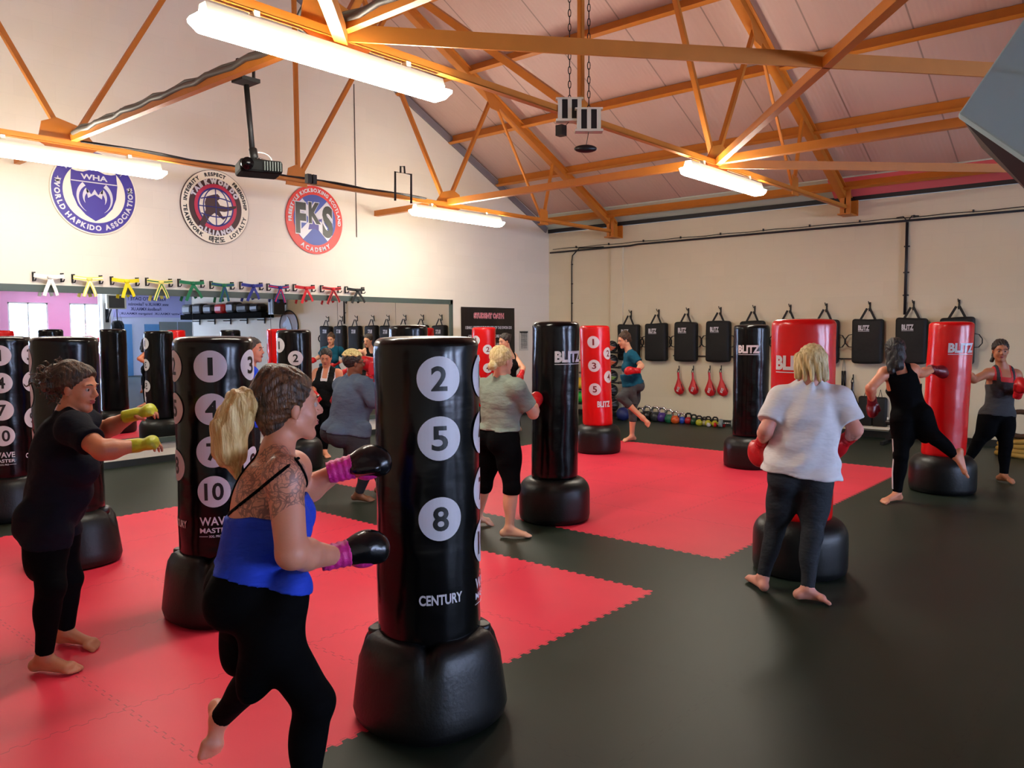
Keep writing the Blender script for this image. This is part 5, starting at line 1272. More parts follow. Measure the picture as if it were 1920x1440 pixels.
def person(label, J, h=0.01, g=1.0, ag=1.0, lg=1.0, bust=1.0, belly=0.0, sk=('light', (214, 150, 120)), hair=None, hairmat=None, hair_prims=(), hair_cut=-0.075, hair_clip_front=True,
           top='tee', topmat=None, hem=0.02, sleeve=0.55, loose=0.012, bottom_len=0.96, botmat=None, gloves='boxing', glovemat=None, cuffmat=None, lipc=(150, 60, 60), face=True, hvol=1.0, fold=1.0, tank_front=0.135, tank_back=0.085, tank_strap=0.026, hs=1.0, glute=1.0, cover=None, hands=('g', 'g'), waist=0.10, skinmat=None, shirt_drop=0.0):
    A = {k: np.array(v[:], float) for k, v in J.items()}
    for q in 'LR':
        if A['an'+q][2] < 0.16 and A['toe'+q][2] < 0.12: A['an'+q][2] = 0.082; A['toe'+q][2] = 0.02
    U = nz(A['neck']-A['pel']); S = A['shR']-A['shL']; S = nz(S-U*(S@U)); Fw = np.cross(U, S)
    S2 = A['hipR']-A['hipL']; S2 = nz(S2-U*(S2@U)); F2 = np.cross(U, S2)
    base = A['anR' if A['anR'][2] < A['anL'][2] else 'anL'].copy(); base[2] = 0
    P = thing('person', label, 'person', tuple(base))
    neck, pel = A['neck'], A['pel']; T = np.linalg.norm(neck-pel)/0.50
    at = lambda t: neck+(pel-neck)*t
    X = lambda s, f, u, o=None, SS=S, FF=Fw: (neck if o is None else o)+SS*s+FF*f+U*u
    tor = [ell(at(0.38), (0.150*g, 0.108*g, 0.185*T), (S, Fw, U), k=0.05), ell(at(0.72), (0.132*g, 0.103*g, 0.15*T), (S, Fw, U), k=0.05)]
    tor += [cone(A['shL']*0.86+A['shR']*0.14-U*0.01, A['shR']*0.86+A['shL']*0.14-U*0.01, 0.054*g**0.5, 0.054*g**0.5, k=0.05)]
    for s_, sh in ((-1, A['shL']), (1, A['shR'])): tor.append(cone(neck+U*0.015+S*s_*0.02, neck*0.45+sh*0.55+U*0.012, 0.042, 0.036, k=0.03))
    for s_ in (-1, 1): tor.append(ell(X(s_*0.078*g, 0.085*g, -0.245*T), (0.064*bust*g**0.5, 0.06*bust*g**0.5, 0.066*bust*g**0.5), (S, Fw, U), k=0.04))
    pelp = [ell(pel, (0.160*g, 0.112*g, 0.12*T), (S2, F2, U), k=0.05)]
    if belly: tor.append(ell(X(0, 0.045*g, 0.10*T, pel), (0.125*g, 0.085*g*(0.7+belly*0.5), 0.11*T), (S, Fw, U), k=0.05))
    for s_ in (-1, 1): pelp.append(ell(pel+S2*s_*0.075*g-F2*0.062*g*glute-U*0.045, (0.083*g, 0.08*g*glute, 0.09*g), (S2, F2, U), k=0.04))
    arms = {}; legs = {}
    for q, s_ in (('L', -1), ('R', 1)):
        sh, el, wr = A['sh'+q], A['el'+q], A['wr'+q]
        arms[q] = [ell(sh, (0.056*ag, 0.056*ag, 0.058*ag), np.eye(3), k=0.04), cone(sh, el, 0.050*ag, 0.041*ag, k=0.03), cone(el, el+(wr-el)*0.3, 0.040*ag, 0.043*ag, k=0.02), cone(el+(wr-el)*0.3, wr, 0.043*ag, 0.028*(1+(ag-1)*0.5), k=0.02)]
        hp, kn, an = A['hip'+q], A['kn'+q], A['an'+q]; fd = A['toe'+q]-an; back = -nz(fd-nz(kn-an)*(fd@nz(kn-an)))
        legs[q] = dict(th=[cone(hp, kn, 0.092*lg, 0.058*lg, k=0.04), ell(hp+(kn-hp)*0.38, (0.088*lg, 0.088*lg, 0.14), (S2, F2, nz(hp-kn)), k=0.05)],
                       sh=[cone(kn, an, 0.054*lg**0.8, 0.035*lg**0.4, k=0.03), ell(kn+(an-kn)*0.3+back*0.018, (0.047*lg, 0.047*lg, 0.115), (nz(np.cross(back, kn-an)), back, nz(kn-an)), k=0.03)])
    # head
    hc = A['head']; f = nz(A['look']); hu = nz(A.get('hup', V3(0, 0, 1)*0.7+U*0.3)); hu = nz(hu-f*(hu@f)); sd = np.cross(f, hu)
    H = lambda s, ff, u: hc+(sd*s+f*ff+hu*u)*hs
    ax = (sd, f, hu)
    head = [ell(H(0, -0.012, 0.035), (0.072*hs, 0.092*hs, 0.083*hs), ax, k=0.02), ell(H(0, 0.022, -0.025), (0.060*hs, 0.066*hs, 0.086*hs), ax, k=0.02), ell(H(0, 0.068, -0.098), (0.02*hs, 0.018*hs, 0.018*hs), ax, k=0.015)]
    for s_ in (-1, 1):
        head += [cone(H(s_*0.046, 0.0, -0.055), H(s_*0.012, 0.064, -0.094), 0.02*hs, 0.017*hs, k=0.02), ell(H(s_*0.034, 0.052, -0.028), (0.024*hs,)*3, ax, k=0.02), cone(H(s_*0.012, 0.08, 0.030), H(s_*0.045, 0.068, 0.028), 0.012*hs, 0.009*hs, k=0.012),
                 ell(H(s_*0.073, -0.006, -0.008), (0.010*hs, 0.018*hs, 0.031*hs), ax, k=0.008), ell(H(s_*0.013, 0.094, -0.025), (0.0085*hs,)*3, ax, k=0.006)]
    head += [cone(H(0, 0.084, 0.018), H(0, 0.107, -0.018), 0.008*hs, 0.0115*hs, k=0.012), ell(H(0, 0.084, -0.055), (0.024*hs, 0.012*hs, 0.014*hs), ax, k=0.01)]
    nk = [cone(neck-U*0.03, H(0, -0.018, -0.06), 0.056*g**0.4, 0.052, k=0.03)]
    subs = [ell(H(s_*0.031, 0.096, 0.006), (0.016*hs, 0.013*hs, 0.0095*hs), ax, k=0.012) for s_ in (-1, 1)] if face else []
    feet = []; hands_ = []
    for q, s_ in (('L', -1), ('R', 1)):
        feet += foot_prims(A['an'+q], A['kn'+q], A['toe'+q], -S2*s_)
        wr, el = A['wr'+q], A['el'+q]; hd = nz(A['hd'+q]) if 'hd'+q in A else nz(wr-el)
        m = hands[0 if q == 'L' else 1]
        if m == 'g': hands_.append(cone(wr, wr+hd*0.07, 0.027, 0.034, k=0.02))
        else:
            pn = nz(A['pn'+q]) if 'pn'+q in A else V3(0, 0, -1); hands_ += hand_prims(wr, hd, pn, np.cross(pn, hd)*(1 if q == 'L' else -1), 0.8 if m == 'm' else 0.5)
    allp = tor+pelp+arms['L']+arms['R']+legs['L']['th']+legs['L']['sh']+legs['R']['th']+legs['R']['sh']+feet+hands_+nk+head
    sm_ = skinmat or skin(*sk)
    W = lambda nm, me, m, par=P, lab=None: obj(nm, me, m, par, world=True, label=lab)
    W('body', surface(allp, h, subs=subs, name='body'), sm_)
    if face:
        for s_ in (-1, 1):
            W('eye', eye_mesh(H(s_*0.031, 0.0745, 0.006), f, 0.0098*hs), [M['eyewhite'], M['iris']])
            br = [H(s_*0.012, 0.090, 0.030), H(s_*0.030, 0.090, 0.036), H(s_*0.048, 0.078, 0.031)]
            W('eyebrow', MB().tube([tuple(x) for x in br], [0.003, 0.0038, 0.002], 6).mesh('b'), hairmat)
        W('lips', surface([ell(H(0, 0.088, -0.051), (0.022*hs, 0.0105*hs, 0.0058*hs), ax, k=0.004), ell(H(0, 0.087, -0.061), (0.019*hs, 0.0105*hs, 0.0065*hs), ax, k=0.004)], 0.003, name='lips'), mat('lips', lipc, 0.4))
    # hair
    if hairmat:
        A0 = H(0, 0.070, 0.085); B0 = H(0, 0.008, 0.0); ab = nz(A0-B0); nn = np.cross(sd, ab); nn = nn if nn@f > 0 else -nn
        cuts_ = ([(A0, nn)] if hair_clip_front else [])+([(H(0, 0, hair_cut), -hu)] if hair_cut is not None else [])
        cap = [ell(H(0, -0.012, 0.035), (0.0775*hs, 0.098*hs, 0.089*hs), ax, k=0.02, cuts=cuts_), ell(H(0, -0.036, 0.044), (0.081*hs*hvol, 0.086*hs*hvol, 0.088*hs*hvol), ax, k=0.03, cuts=cuts_)]
        for p in hair_prims:
            cap.append(cone(H(*p[0]), H(*p[1]), p[2]*hs, p[3]*hs, k=0.02, cuts=[(A0, nn)] if (len(p) > 4 and p[4]) else None))
        rsd = np.random.RandomState(3); ph = rsd.rand(6)*6
        def groove(F, X):
            r_ = (X-hc); a = np.arctan2(r_@sd, r_@hu); b2 = r_@f
            return F+0.0022*np.sin(a*26+3*np.sin(b2*40+ph[0]))+0.002*np.sin(a*11+b2*60+ph[1])
        W('hair', surface(cap, min(h, 0.008)*0.8, extra=groove, name='hair', relax=0), hairmat)
    # top
    if top:
        tp = list(tor)+[dict(p) for p in pelp]+[dict(p) for q in 'LR' for p in legs[q]['th']]
        if belly: pass
        if shirt_drop: tp.append(cone(at(0.5), at(0.98), 0.135*g, 0.155*g+shirt_drop, (Fw, 0.78), k=0.06))
        subs_t = []; clip = [(pel+U*(-hem), -U)]; extra = None
        if top in ('tee', 'long'):
            for q in 'LR':
                sh, el, wr = A['sh'+q], A['el'+q], A['wr'+q]
                if top == 'tee':
                    e = sh+(el-sh)*sleeve; d = nz(el-sh)
                    tp.append(cone(sh, sh+(el-sh)*(sleeve+0.15), 0.056*ag, 0.053*ag, cuts=[(e, d)], k=0.03)); tp.append(ell(sh, (0.057*ag,)*3, np.eye(3), k=0.04))
                else:
                    e = el+(wr-el)*sleeve; d = nz(wr-el)
                    tp += [ell(sh, (0.057*ag,)*3, np.eye(3), k=0.04), cone(sh, el, 0.053*ag, 0.047*ag, k=0.03), cone(el, wr, 0.048*ag, 0.036*ag, cuts=[(e, d)], k=0.02)]
            subs_t = [ell(neck+U*0.045+Fw*0.02, (0.078, 0.085, 0.06), (S, Fw, U), k=0.01)]
        elif top == 'tank':
            nkf = neck-U*tank_front+Fw*0.09; nkb = neck-U*tank_back-Fw*0.08; dd = nz(nkf-nkb); pn = np.cross(dd, S); pn = pn if pn@U > 0 else -pn
            sw = tank_strap; so = 0.088
            def extra(F, X):
                r_ = X-neck; ds = np.abs(r_@S); slab = np.abs(ds-so)-sw; above = (X-nkf)@pn
                arm = ds-(0.130*g)                                # armholes
                return np.maximum(np.maximum(F, np.minimum(above, slab)), np.minimum(arm, (X-(neck-U*0.20))@U))
        off = loose
        fo = (0.0035 if top != 'tank' else 0.0015)*fold
        ex0 = extra
        def ex2(F, X):
            r_ = X-pel; z = r_@U; a = np.arctan2(r_@S, r_@Fw)
            Fn = F+fo*np.sin(z*42+2.2*np.sin(a*2.0)+np.sin(z*9))*np.clip(1-(z-0.1)/0.5, 0.25, 1)+fo*0.7*np.sin(a*7+z*13)
            return ex0(Fn, X) if ex0 else Fn
        ct = surface(tp, h, off=off, subs=subs_t, clip=clip, extra=ex2, name='top')
        W({'tee': 't_shirt', 'long': 'long_sleeve_top', 'tank': 'vest_top'}[top], ct, topmat)
    if botmat:
        bp = list(pelp)+[tor[1]]
        if belly: bp.append(tor[-1])
        for q in 'LR':
            kn, an = A['kn'+q], A['an'+q]; L = bottom_len; d = nz(an-kn); e = kn+(an-kn)*L
            for p in legs[q]['th']: bp.append(p)
            for p in legs[q]['sh']: p2 = dict(p); p2['cuts'] = [(e, d)]; bp.append(p2)
        bt = surface(bp, h, off=0.006 if h < 0.009 else 0.008, clip=[(pel+U*waist, U)], name='bottom')
        W('leggings' if bottom_len > 0.8 else 'capri_leggings', bt, botmat)
    def vest(nm, m, off_, tf, st, hemz=0.0, so_=0.088):
        nkf_ = neck-U*tf+Fw*0.09; nkb_ = neck-U*(tf-0.04)-Fw*0.08; d_ = nz(nkf_-nkb_); p_ = np.cross(d_, S); p_ = p_ if p_@U > 0 else -p_
        def e_(F, X):
            ds = np.abs((X-neck)@S); return np.maximum(np.maximum(F, np.minimum((X-nkf_)@p_, np.abs(ds-so_)-st)), np.minimum(ds-0.128*g, (X-(neck-U*0.20))@U))
        return W(nm, surface(tor, h*0.8, off=off_, clip=[(neck-U*0.30, -U)], extra=e_, name=nm), m)
    if cover: cover(P, A, W, dict(U=U, S=S, F=Fw, H=H, tor=tor, allp=allp, h=h, at=at, hs=hs, ax=ax, vest=vest))
    for q, s_ in (('L', -1), ('R', 1)):
        if hands[0 if q == 'L' else 1] != 'g' or not glovemat: continue
        wr, el = A['wr'+q], A['el'+q]; hd = nz(A['hd'+q]) if 'hd'+q in A else nz(wr-el)
        sidev = nz(np.cross(hd, V3(0, 0, 1)))*(1 if q == 'L' else -1); upv = np.cross(np.cross(hd, V3(0, 0, 1)), hd)
        gp = [ell(wr+hd*0.115+upv*0.004, (0.056, 0.074, 0.060), (sidev, hd, upv), k=0.02), cone(wr+hd*0.03, wr+hd*0.10, 0.042, 0.05, k=0.03), ell(wr+hd*0.15-upv*0.018, (0.052, 0.042, 0.046), (sidev, hd, upv), k=0.02),
              cone(wr+hd*0.055+sidev*0.045-upv*0.01, wr+hd*0.125+sidev*0.058-upv*0.018, 0.020, 0.021, k=0.012)]
        G = W('boxing_glove', surface(gp, min(h, 0.008), name='glove'), glovemat)
        if cuffmat is not None and cuffmat is not glovemat:
            obj('glove_palm', surface([ell(wr+hd*0.10-upv*0.022, (0.046, 0.062, 0.046), (sidev, hd, upv), k=0.01)], min(h, 0.008), name='palm'), cuffmat, G, world=True)
        cf = [cone(wr-hd*0.045, wr+hd*0.045, 0.043, 0.047, cuts=[(wr+hd*0.045, hd), (wr-hd*0.05, -hd)], k=0.01)]
        obj('glove_cuff', surface(cf, min(h, 0.007), extra=lambda F, X: F+0.003*np.sin(((X-wr)@hd)*260), name='cuff', relax=0), cuffmat or glovemat, G, world=True)
    return P, A
M['eyewhite'] = mat('eye_white', (176, 160, 152), 0.5, spec=0.2); M['iris'] = mat('iris_dark', (40, 26, 18), 0.15)
# ================================================================== the people, each posed from the picture
def hv(r, d, u=0.0): return HR*r+HF*d+Vector((0, 0, u))           # direction: right in the picture, away, up
def T(J): return {k: (pt(*v) if not isinstance(v, Vector) else v) for k, v in J.items()}
black_lg = cloth('black_leggings', (4, 4, 6), 0.85, 0.35, 7)
black_lg.node_tree.nodes['Principled BSDF'].inputs['Specular IOR Level'].default_value = 0.08
# --- person in the blue vest, foreground
sk1 = mat('skin_tattooed', (212, 140, 112), 0.45, noise=0.06, nscale=9, bump=0.05, bscale=120, sss=0.12)
J1 = T(dict(head=(544, 762, 2.84), look=hv(0.84, 0.54, -0.02), hup=Vector((0, 0, 1)), neck=(517, 850, 2.80), pel=(468, 1092, 2.80),
    shR=(533, 893, 2.63), elR=(547, 1038, 2.56), wrR=(630, 1042, 2.80), hdR=hv(0.88, 0.42, 0.12), shL=(548, 880, 2.97), elL=(556, 930, 3.10), wrL=(640, 880, 3.06), hdL=hv(0.94, 0.2, 0.22),
    hipR=(464, 1122, 2.71), knR=(590, 1316, 2.66), anR=(566, 1522, 2.72), toeR=(660, 1580, 2.74), hipL=(456, 1122, 2.87), knL=(488, 1262, 3.02), anL=(412, 1348, 3.14), toeL=(392, 1424, 3.10)))
def cover1(P, A, W, c):
    U, S, F, H = c['U'], c['S'], c['F'], c['H']
    cc = np.array(pt(500, 905, 2.80)[:])
    for (a, b) in (((476, 848, 2.76), (441, 952, 2.78)), ((548, 868, 2.62), (440, 955, 2.78)), ((553, 862, 2.62), (586, 925, 2.66))):
        p, q = (np.array(pt(*v)[:]) for v in (a, b)); d = nz(q-p); mid = (p+q)/2; outw = nz(mid-cc-np.array(HF[:])*0.12); n = nz(np.cross(d, outw)); L = np.linalg.norm(q-p)
        def ex(F_, X, n=n, mid=mid, outw=outw, d=d, L=L):
            r = X-mid; F2_ = np.maximum(F_, np.abs(r@n)-0.0055); F2_ = np.maximum(F2_, -(r@outw)-0.09); return np.maximum(F2_, np.abs(r@d)-L*0.56)
        W('bra_strap', surface(c['allp'], 0.006, off=0.005, extra=ex, name='strap', relax=0), black_lg)
    bl = hairm('blonde_ends', (196, 150, 84), (236, 204, 140))
    pp = [(0, -0.11, 0.03), (-0.01, -0.16, 0.01), (-0.02, -0.19, -0.06), (-0.02, -0.195, -0.14), (-0.01, -0.175, -0.22)]; rr = [0.038, 0.052, 0.058, 0.05, 0.016]
    hc = A['head']
    pr = [cone(H(*pp[i]), H(*pp[i+1]), rr[i], rr[i+1], k=0.03) for i in range(4)]
    def gr(F_, X): r = X-hc; return F_+0.004*np.sin(r[..., 0]*150+r[..., 2]*25)+0.003*np.sin(r[..., 1]*170+r[..., 2]*18)
    W('ponytail', surface(pr, 0.006, extra=gr, name='pony', relax=0), bl, lab='blonde ponytail')
    W('hair_tie', MB().tube([tuple(H(0.036*math.cos(a), -0.122, 0.028+0.036*math.sin(a))) for a in np.linspace(0, 2*PI, 17)[:-1]], 0.007, 6, closed=True).mesh('t'), M['strap'])
person('person in a blue vest and black leggings punching the foreground bag', J1, h=0.0075, g=1.07, ag=1.22, lg=1.03, bust=1.2, belly=0.0, hs=1.05, hvol=1.07, hair_cut=-0.095, glute=0.93, skinmat=sk1, tank_front=0.15, tank_back=0.225, tank_strap=-0.02,
    hairmat=hairm('brown1', (44, 26, 16), (112, 72, 42)), hair_prims=[((0, -0.06, -0.03), (0, -0.05, -0.10), 0.06, 0.035), ((0, -0.05, 0.06), (0, -0.10, 0.045), 0.075, 0.04), ((0, 0.0, 0.078), (0, -0.05, 0.08), 0.05, 0.065, 1)], top='tank', topmat=cloth('royal_blue', (36, 66, 190), 0.75, 0.5, 12), hem=-0.04, loose=0.013,
    botmat=black_lg, glovemat=M['blackleather'], cuffmat=M['pinkcuff'], cover=cover1, waist=0.115)
# tattoo: dark linework inside a region round the shoulder blade, fixed to the skin
def tattoo(m, c, rad, base):
    nt = m.node_tree; b = nt.nodes['Principled BSDF']; old = b.inputs['Base Color'].links[0].from_socket
    tc = nt.nodes['Texture Coordinate']
    vm = nt.nodes.new('ShaderNodeVectorMath'); vm.operation = 'DISTANCE'; nt.links.new(tc.outputs['Object'], vm.inputs[0]); vm.inputs[1].default_value = c
    inr = math_node(nt, 'LESS_THAN', vm.outputs['Value'], rad)
    n = nt.nodes.new('ShaderNodeTexNoise'); n.inputs['Scale'].default_value = 12; nt.links.new(tc.outputs['Object'], n.inputs['Vector'])
    mx = nt.nodes.new('ShaderNodeMix'); mx.data_type = 'RGBA'; mx.inputs[0].default_value = 0.12; nt.links.new(tc.outputs['Object'], mx.inputs[6]); nt.links.new(n.outputs['Color'], mx.inputs[7])
    v = nt.nodes.new('ShaderNodeTexVoronoi'); v.feature = 'DISTANCE_TO_EDGE'; v.inputs['Scale'].default_value = 34; nt.links.new(mx.outputs[2], v.inputs['Vector'])
    line = math_node(nt, 'LESS_THAN', v.outputs['Distance'], 0.075)
    w = nt.nodes.new('ShaderNodeTexWave'); w.inputs['Scale'].default_value = 14; w.inputs['Distortion'].default_value = 14; w.inputs['Detail Scale'].default_value = 3; nt.links.new(mx.outputs[2], w.inputs['Vector'])
    line = math_node(nt, 'MAXIMUM', line, math_node(nt, 'MULTIPLY', math_node(nt, 'GREATER_THAN', w.outputs['Fac'], 0.72), 0.7))
    fac = math_node(nt, 'MULTIPLY', math_node(nt, 'MULTIPLY', line, inr), 0.6)
    mm = nt.nodes.new('ShaderNodeMix'); mm.data_type = 'RGBA'; nt.links.new(fac, mm.inputs[0]); nt.links.new(old, mm.inputs[6]); mm.inputs[7].default_value = lin((44, 38, 44))
    nt.links.new(mm.outputs[2], b.inputs['Base Color'])
tc_ = pt(512, 908, 2.66); bs_ = pt(566, 1522, 2.72); bs_ = Vector((bs_.x, bs_.y, 0))
tattoo(sk1, tuple(tc_-bs_), 0.15, None)

# --- person in the navy T-shirt at the left
J2 = T(dict(head=(146, 728, 4.14), look=hv(0.97, -0.12, -0.16), neck=(124, 778, 4.14), pel=(98, 955, 4.18),
    shR=(138, 803, 3.98), elR=(192, 845, 3.88), wrR=(250, 836, 4.0), hdR=hv(0.98, 0.1, 0.1), shL=(148, 788, 4.32), elL=(196, 808, 4.42), wrL=(250, 778, 4.34), hdL=hv(0.97, 0.0, 0.22), pnR=hv(0.1, 0.2, -1), pnL=hv(0.1, 0.2, -1),
    hipR=(82, 985, 4.09), knR=(96, 1100, 4.0), anR=(82, 1226, 4.06), toeR=(148, 1252, 4.06), hipL=(96, 985, 4.27), knL=(130, 1085, 4.34), anL=(124, 1182, 4.42), toeL=(184, 1198, 4.36)))
def cover2(P, A, W, c):
    H = c['H']; hc = A['head']
    rs = random.Random(5); mb = MB()
    for k in range(150):                                          # loose curls
        a = rs.uniform(0, 2*PI); b = rs.uniform(-0.6, 1.3); r = rs.uniform(0.05, 0.09)
        c0 = H(rs.uniform(-0.05, 0.05), -0.13+rs.uniform(-0.03, 0.05), 0.02+rs.uniform(-0.04, 0.05)); d = nz(np.array([rs.gauss(0, 1), rs.gauss(0, 1), rs.gauss(0, 1)])); e = nz(np.cross(d, V3(0.3, 0.5, 0.8)))
        pts = [c0+d*(0.02+r*t)+e*0.012*math.sin(t*9+a)+np.cross(d, e)*0.012*math.cos(t*9+a) for t in np.linspace(0, 1, 12)]
        mb.tube([tuple(p) for p in pts], [0.0035]*11+[0.001], 5)
    W('loose_curls', mb.mesh('c'), hairm('brown2', (34, 22, 14), (84, 56, 32)))
    for q in 'LR':                                               # open fingered training gloves
        wr = A['wr'+q]; hd = nz(A['hd'+q]); pn = nz(A['pn'+q]-hd*(A['pn'+q]@hd)); sd_ = np.cross(pn, hd)
        gp = [cone(wr-hd*0.05, wr+hd*0.02, 0.036, 0.036, cuts=[(wr-hd*0.055, -hd)], k=0.02), cone(wr, wr+hd*0.075, 0.036, 0.046, (pn, 0.62), k=0.02), ell(wr+hd*0.09-pn*0.012, (0.05, 0.032, 0.03), (sd_, hd, pn), k=0.02)]
        for o in (0.03, 0.01, -0.01, -0.029): gp.append(cone(wr+hd*0.085+sd_*o, wr+hd*0.11+sd_*o+pn*0.012, 0.014, 0.013, k=0.006))
        W('training_glove', surface(gp, 0.006, name='g'), M['oliveglove'])
person('person in a navy T-shirt and yellow-green gloves punching at the left', J2, h=0.0075, g=1.17, ag=1.14, lg=1.06, bust=1.3, belly=0.9, glute=0.85, sk=('tan', (184, 112, 78)),
    hairmat=hairm('brown2', (34, 22, 14), (84, 56, 32)), hair_prims=[((0, -0.07, 0.06), (0, -0.125, 0.03), 0.07, 0.07), ((0.03, -0.13, 0.0), (-0.02, -0.14, 0.05), 0.05, 0.055), ((0, 0.03, 0.075), (0, -0.05, 0.08), 0.05, 0.06, 1)],
    top='tee', topmat=cloth('navy', (9, 10, 22), 0.85, 0.5, 7), hem=0.14, sleeve=0.62, loose=0.014, shirt_drop=0.0, botmat=black_lg, bottom_len=0.93, gloves=None, hands=('m', 'm'), cover=cover2)

# --- person with short curly blonde hair, squatting
J3 = T(dict(head=(664, 681, 8.12), look=hv(0.88, 0.45, -0.05), neck=(661, 708, 8.14), pel=(652, 806, 8.18), shR=(682, 722, 8.02), elR=(700, 752, 8.0), wrR=(708, 716, 8.05), hdR=hv(0.1, 0.2, 1), shL=(640, 722, 8.3), elL=(690, 740, 8.45), wrL=(694, 704, 8.4), hdL=hv(0.2, 0.1, 1),
    hipR=(660, 815, 8.08), knR=(694, 868, 7.98), anR=(672, 930, 8.12), toeR=(700, 941, 8.1), hipL=(642, 815, 8.28), knL=(700, 858, 8.45), anL=(716, 918, 8.5), toeL=(742, 928, 8.5)))
def cover3(P, A, W, c):
    H = c['H']; rs = random.Random(9); mb = MB()
    for k in range(420):
        a = rs.uniform(0, 2*PI); e = rs.uniform(0.02, 1.2); p = H(0.084*math.sin(e)*math.cos(a), -0.025+0.102*math.sin(e)*math.sin(a), 0.042+0.098*math.cos(e))
        mb.ell(tuple(p), (0.012, 0.012, 0.012), 7, 5)
    W('blonde_curls', mb.mesh('c'), hairm('bleached', (200, 180, 110), (240, 226, 160)), lab='bleached blonde curls on top')
    W('glasses', MB().tube([tuple(H(0.075, -0.01, 0.01)), tuple(H(0.066, 0.06, 0.012)), tuple(H(0.05, 0.1, 0.008)), tuple(H(0.02, 0.104, 0.0))], 0.003, 5).tube([tuple(H(0.034+0.02*math.cos(a), 0.104, 0.005+0.017*math.sin(a))) for a in np.linspace(0, 2*PI, 13)[:-1]], 0.002, 4, closed=True).mesh('g'), M['strap'])
    W('sleeve_stripe', MB().ribbon([tuple(A['neck']*0.5+A['shR']*0.5+c['U']*0.05), tuple(A['shR']+c['U']*0.062), tuple(A['shR']*0.5+A['elR']*0.5+c['S']*0.065)], 0.012, 0.004, tuple(c['F'])).mesh('s'), M['printw'])
person('person in a slate blue long-sleeved top squatting beside the foreground bag', J3, h=0.01, g=1.32, ag=1.2, lg=1.12, bust=1.1, belly=0.6, glute=1.3, sk=('brown', (120, 74, 50)), lipc=(110, 50, 44),
    hairmat=hairm('dark3', (26, 20, 16)), hair_cut=-0.06, top='long', topmat=cloth('slate_blue', (78, 92, 112), 0.85, 0.6, 6), sleeve=0.9, hem=0.02, loose=0.02, shirt_drop=0.015, botmat=cloth('charcoal_joggers', (52, 54, 60), 0.85, 0.5, 8), bottom_len=0.93, glovemat=M['redleather'], cover=cover3)

# --- person with the blonde bun in a grey-green T-shirt
J4 = T(dict(head=(942, 677, 6.72), look=hv(0.75, 0.66, -0.05), neck=(938, 711, 6.74), pel=(936, 815, 6.8), shR=(968, 728, 6.62), elR=(1000, 776, 6.72), wrR=(1003, 757, 6.93), hdR=hv(0.1, 0.7, 0.2), shL=(905, 727, 6.88), elL=(930, 780, 7.08), wrL=(978, 762, 7.12), hdL=hv(0.35, 0.5, 0.1),
    hipR=(951, 828, 6.72), knR=(960, 915, 6.66), anR=(955, 995, 6.68), toeR=(996, 1011, 6.66), hipL=(919, 828, 6.88), knL=(908, 910, 6.95), anL=(896, 973, 7.08), toeL=(926, 985, 7.12)))
def cover4(P, A, W, c):
    H = c['H']; W('hair_bun', surface([ell(H(0.02, -0.125, -0.045), (0.038, 0.04, 0.036), c['ax'], k=0.01), cone(H(0.0, -0.1, -0.02), H(0.02, -0.12, -0.04), 0.03, 0.02)], 0.006, extra=lambda F, X: F+0.003*np.sin((X@nz(V3(1, 0.5, 0.3)))*220), name='b', relax=0), hairm('blonde4', (196, 166, 100), (236, 214, 160)))
    W('hair_tie', MB().tube([tuple(H(0.028*math.cos(a), -0.1, -0.03+0.028*math.sin(a))) for a in np.linspace(0, 2*PI, 17)[:-1]], 0.006, 6, closed=True).mesh('t'), M['strap'])
    W('trouser_logo', MB().ell(tuple(A['hipR']*0.62+A['knR']*0.38-c['F']*0.06+c['S']*0.075), (0.012, 0.012, 0.03)).mesh('l'), M['printw'])
person('person in a grey-green T-shirt and cropped black leggings, seen from behind', J4, h=0.009, g=1.15, ag=1.08, lg=1.08, bust=1.0, belly=0.1, glute=1.05, sk=('pale', (222, 164, 132)), hair_cut=-0.08,
    hairmat=hairm('blonde4', (196, 166, 100), (236, 214, 160)), hair_prims=[((0, -0.06, 0.0), (0, -0.10, -0.03), 0.06, 0.03)], top='tee', topmat=cloth('sage', (134, 146, 134), 0.85, 0.7, 7), hem=-0.05, sleeve=0.72, loose=0.02, shirt_drop=0.0, botmat=black_lg, bottom_len=0.12, glovemat=M['redleather'], cover=cover4, waist=0.09)

# --- person behind, in front of the banner
J5 = T(dict(head=(946, 640, 13.2), look=hv(-0.8, -0.5, -0.25), neck=(952, 658, 13.25), pel=(955, 715, 13.25), shR=(938, 666, 13.05), elR=(930, 692, 12.95), wrR=(940, 705, 12.85), shL=(964, 668, 13.35), elL=(981, 690, 13.2), wrL=(978, 700, 13.0), hdL=hv(-0.2, -0.6, -0.5),
    hipR=(949, 720, 13.2), knR=(944, 765, 13.1), anR=(946, 800, 13.2), toeR=(934, 806, 13.1), hipL=(960, 720, 13.35), knL=(966, 762, 13.4), anL=(972, 799, 13.6), toeL=(962, 804, 13.5)))
person('person in a black vest and red gloves in front of the black banner', J5, h=0.012, sk=('pale', (222, 164, 132)), hairmat=hairm('dark5', (30, 22, 18)), hair_prims=[((0, -0.08, 0.05), (0, -0.12, 0.06), 0.04, 0.035)], hair_cut=-0.06,
    top='tank', topmat=cloth('black_vest', (7, 7, 9)), hem=0.05, loose=0.01, botmat=black_lg, glovemat=M['redleather'])

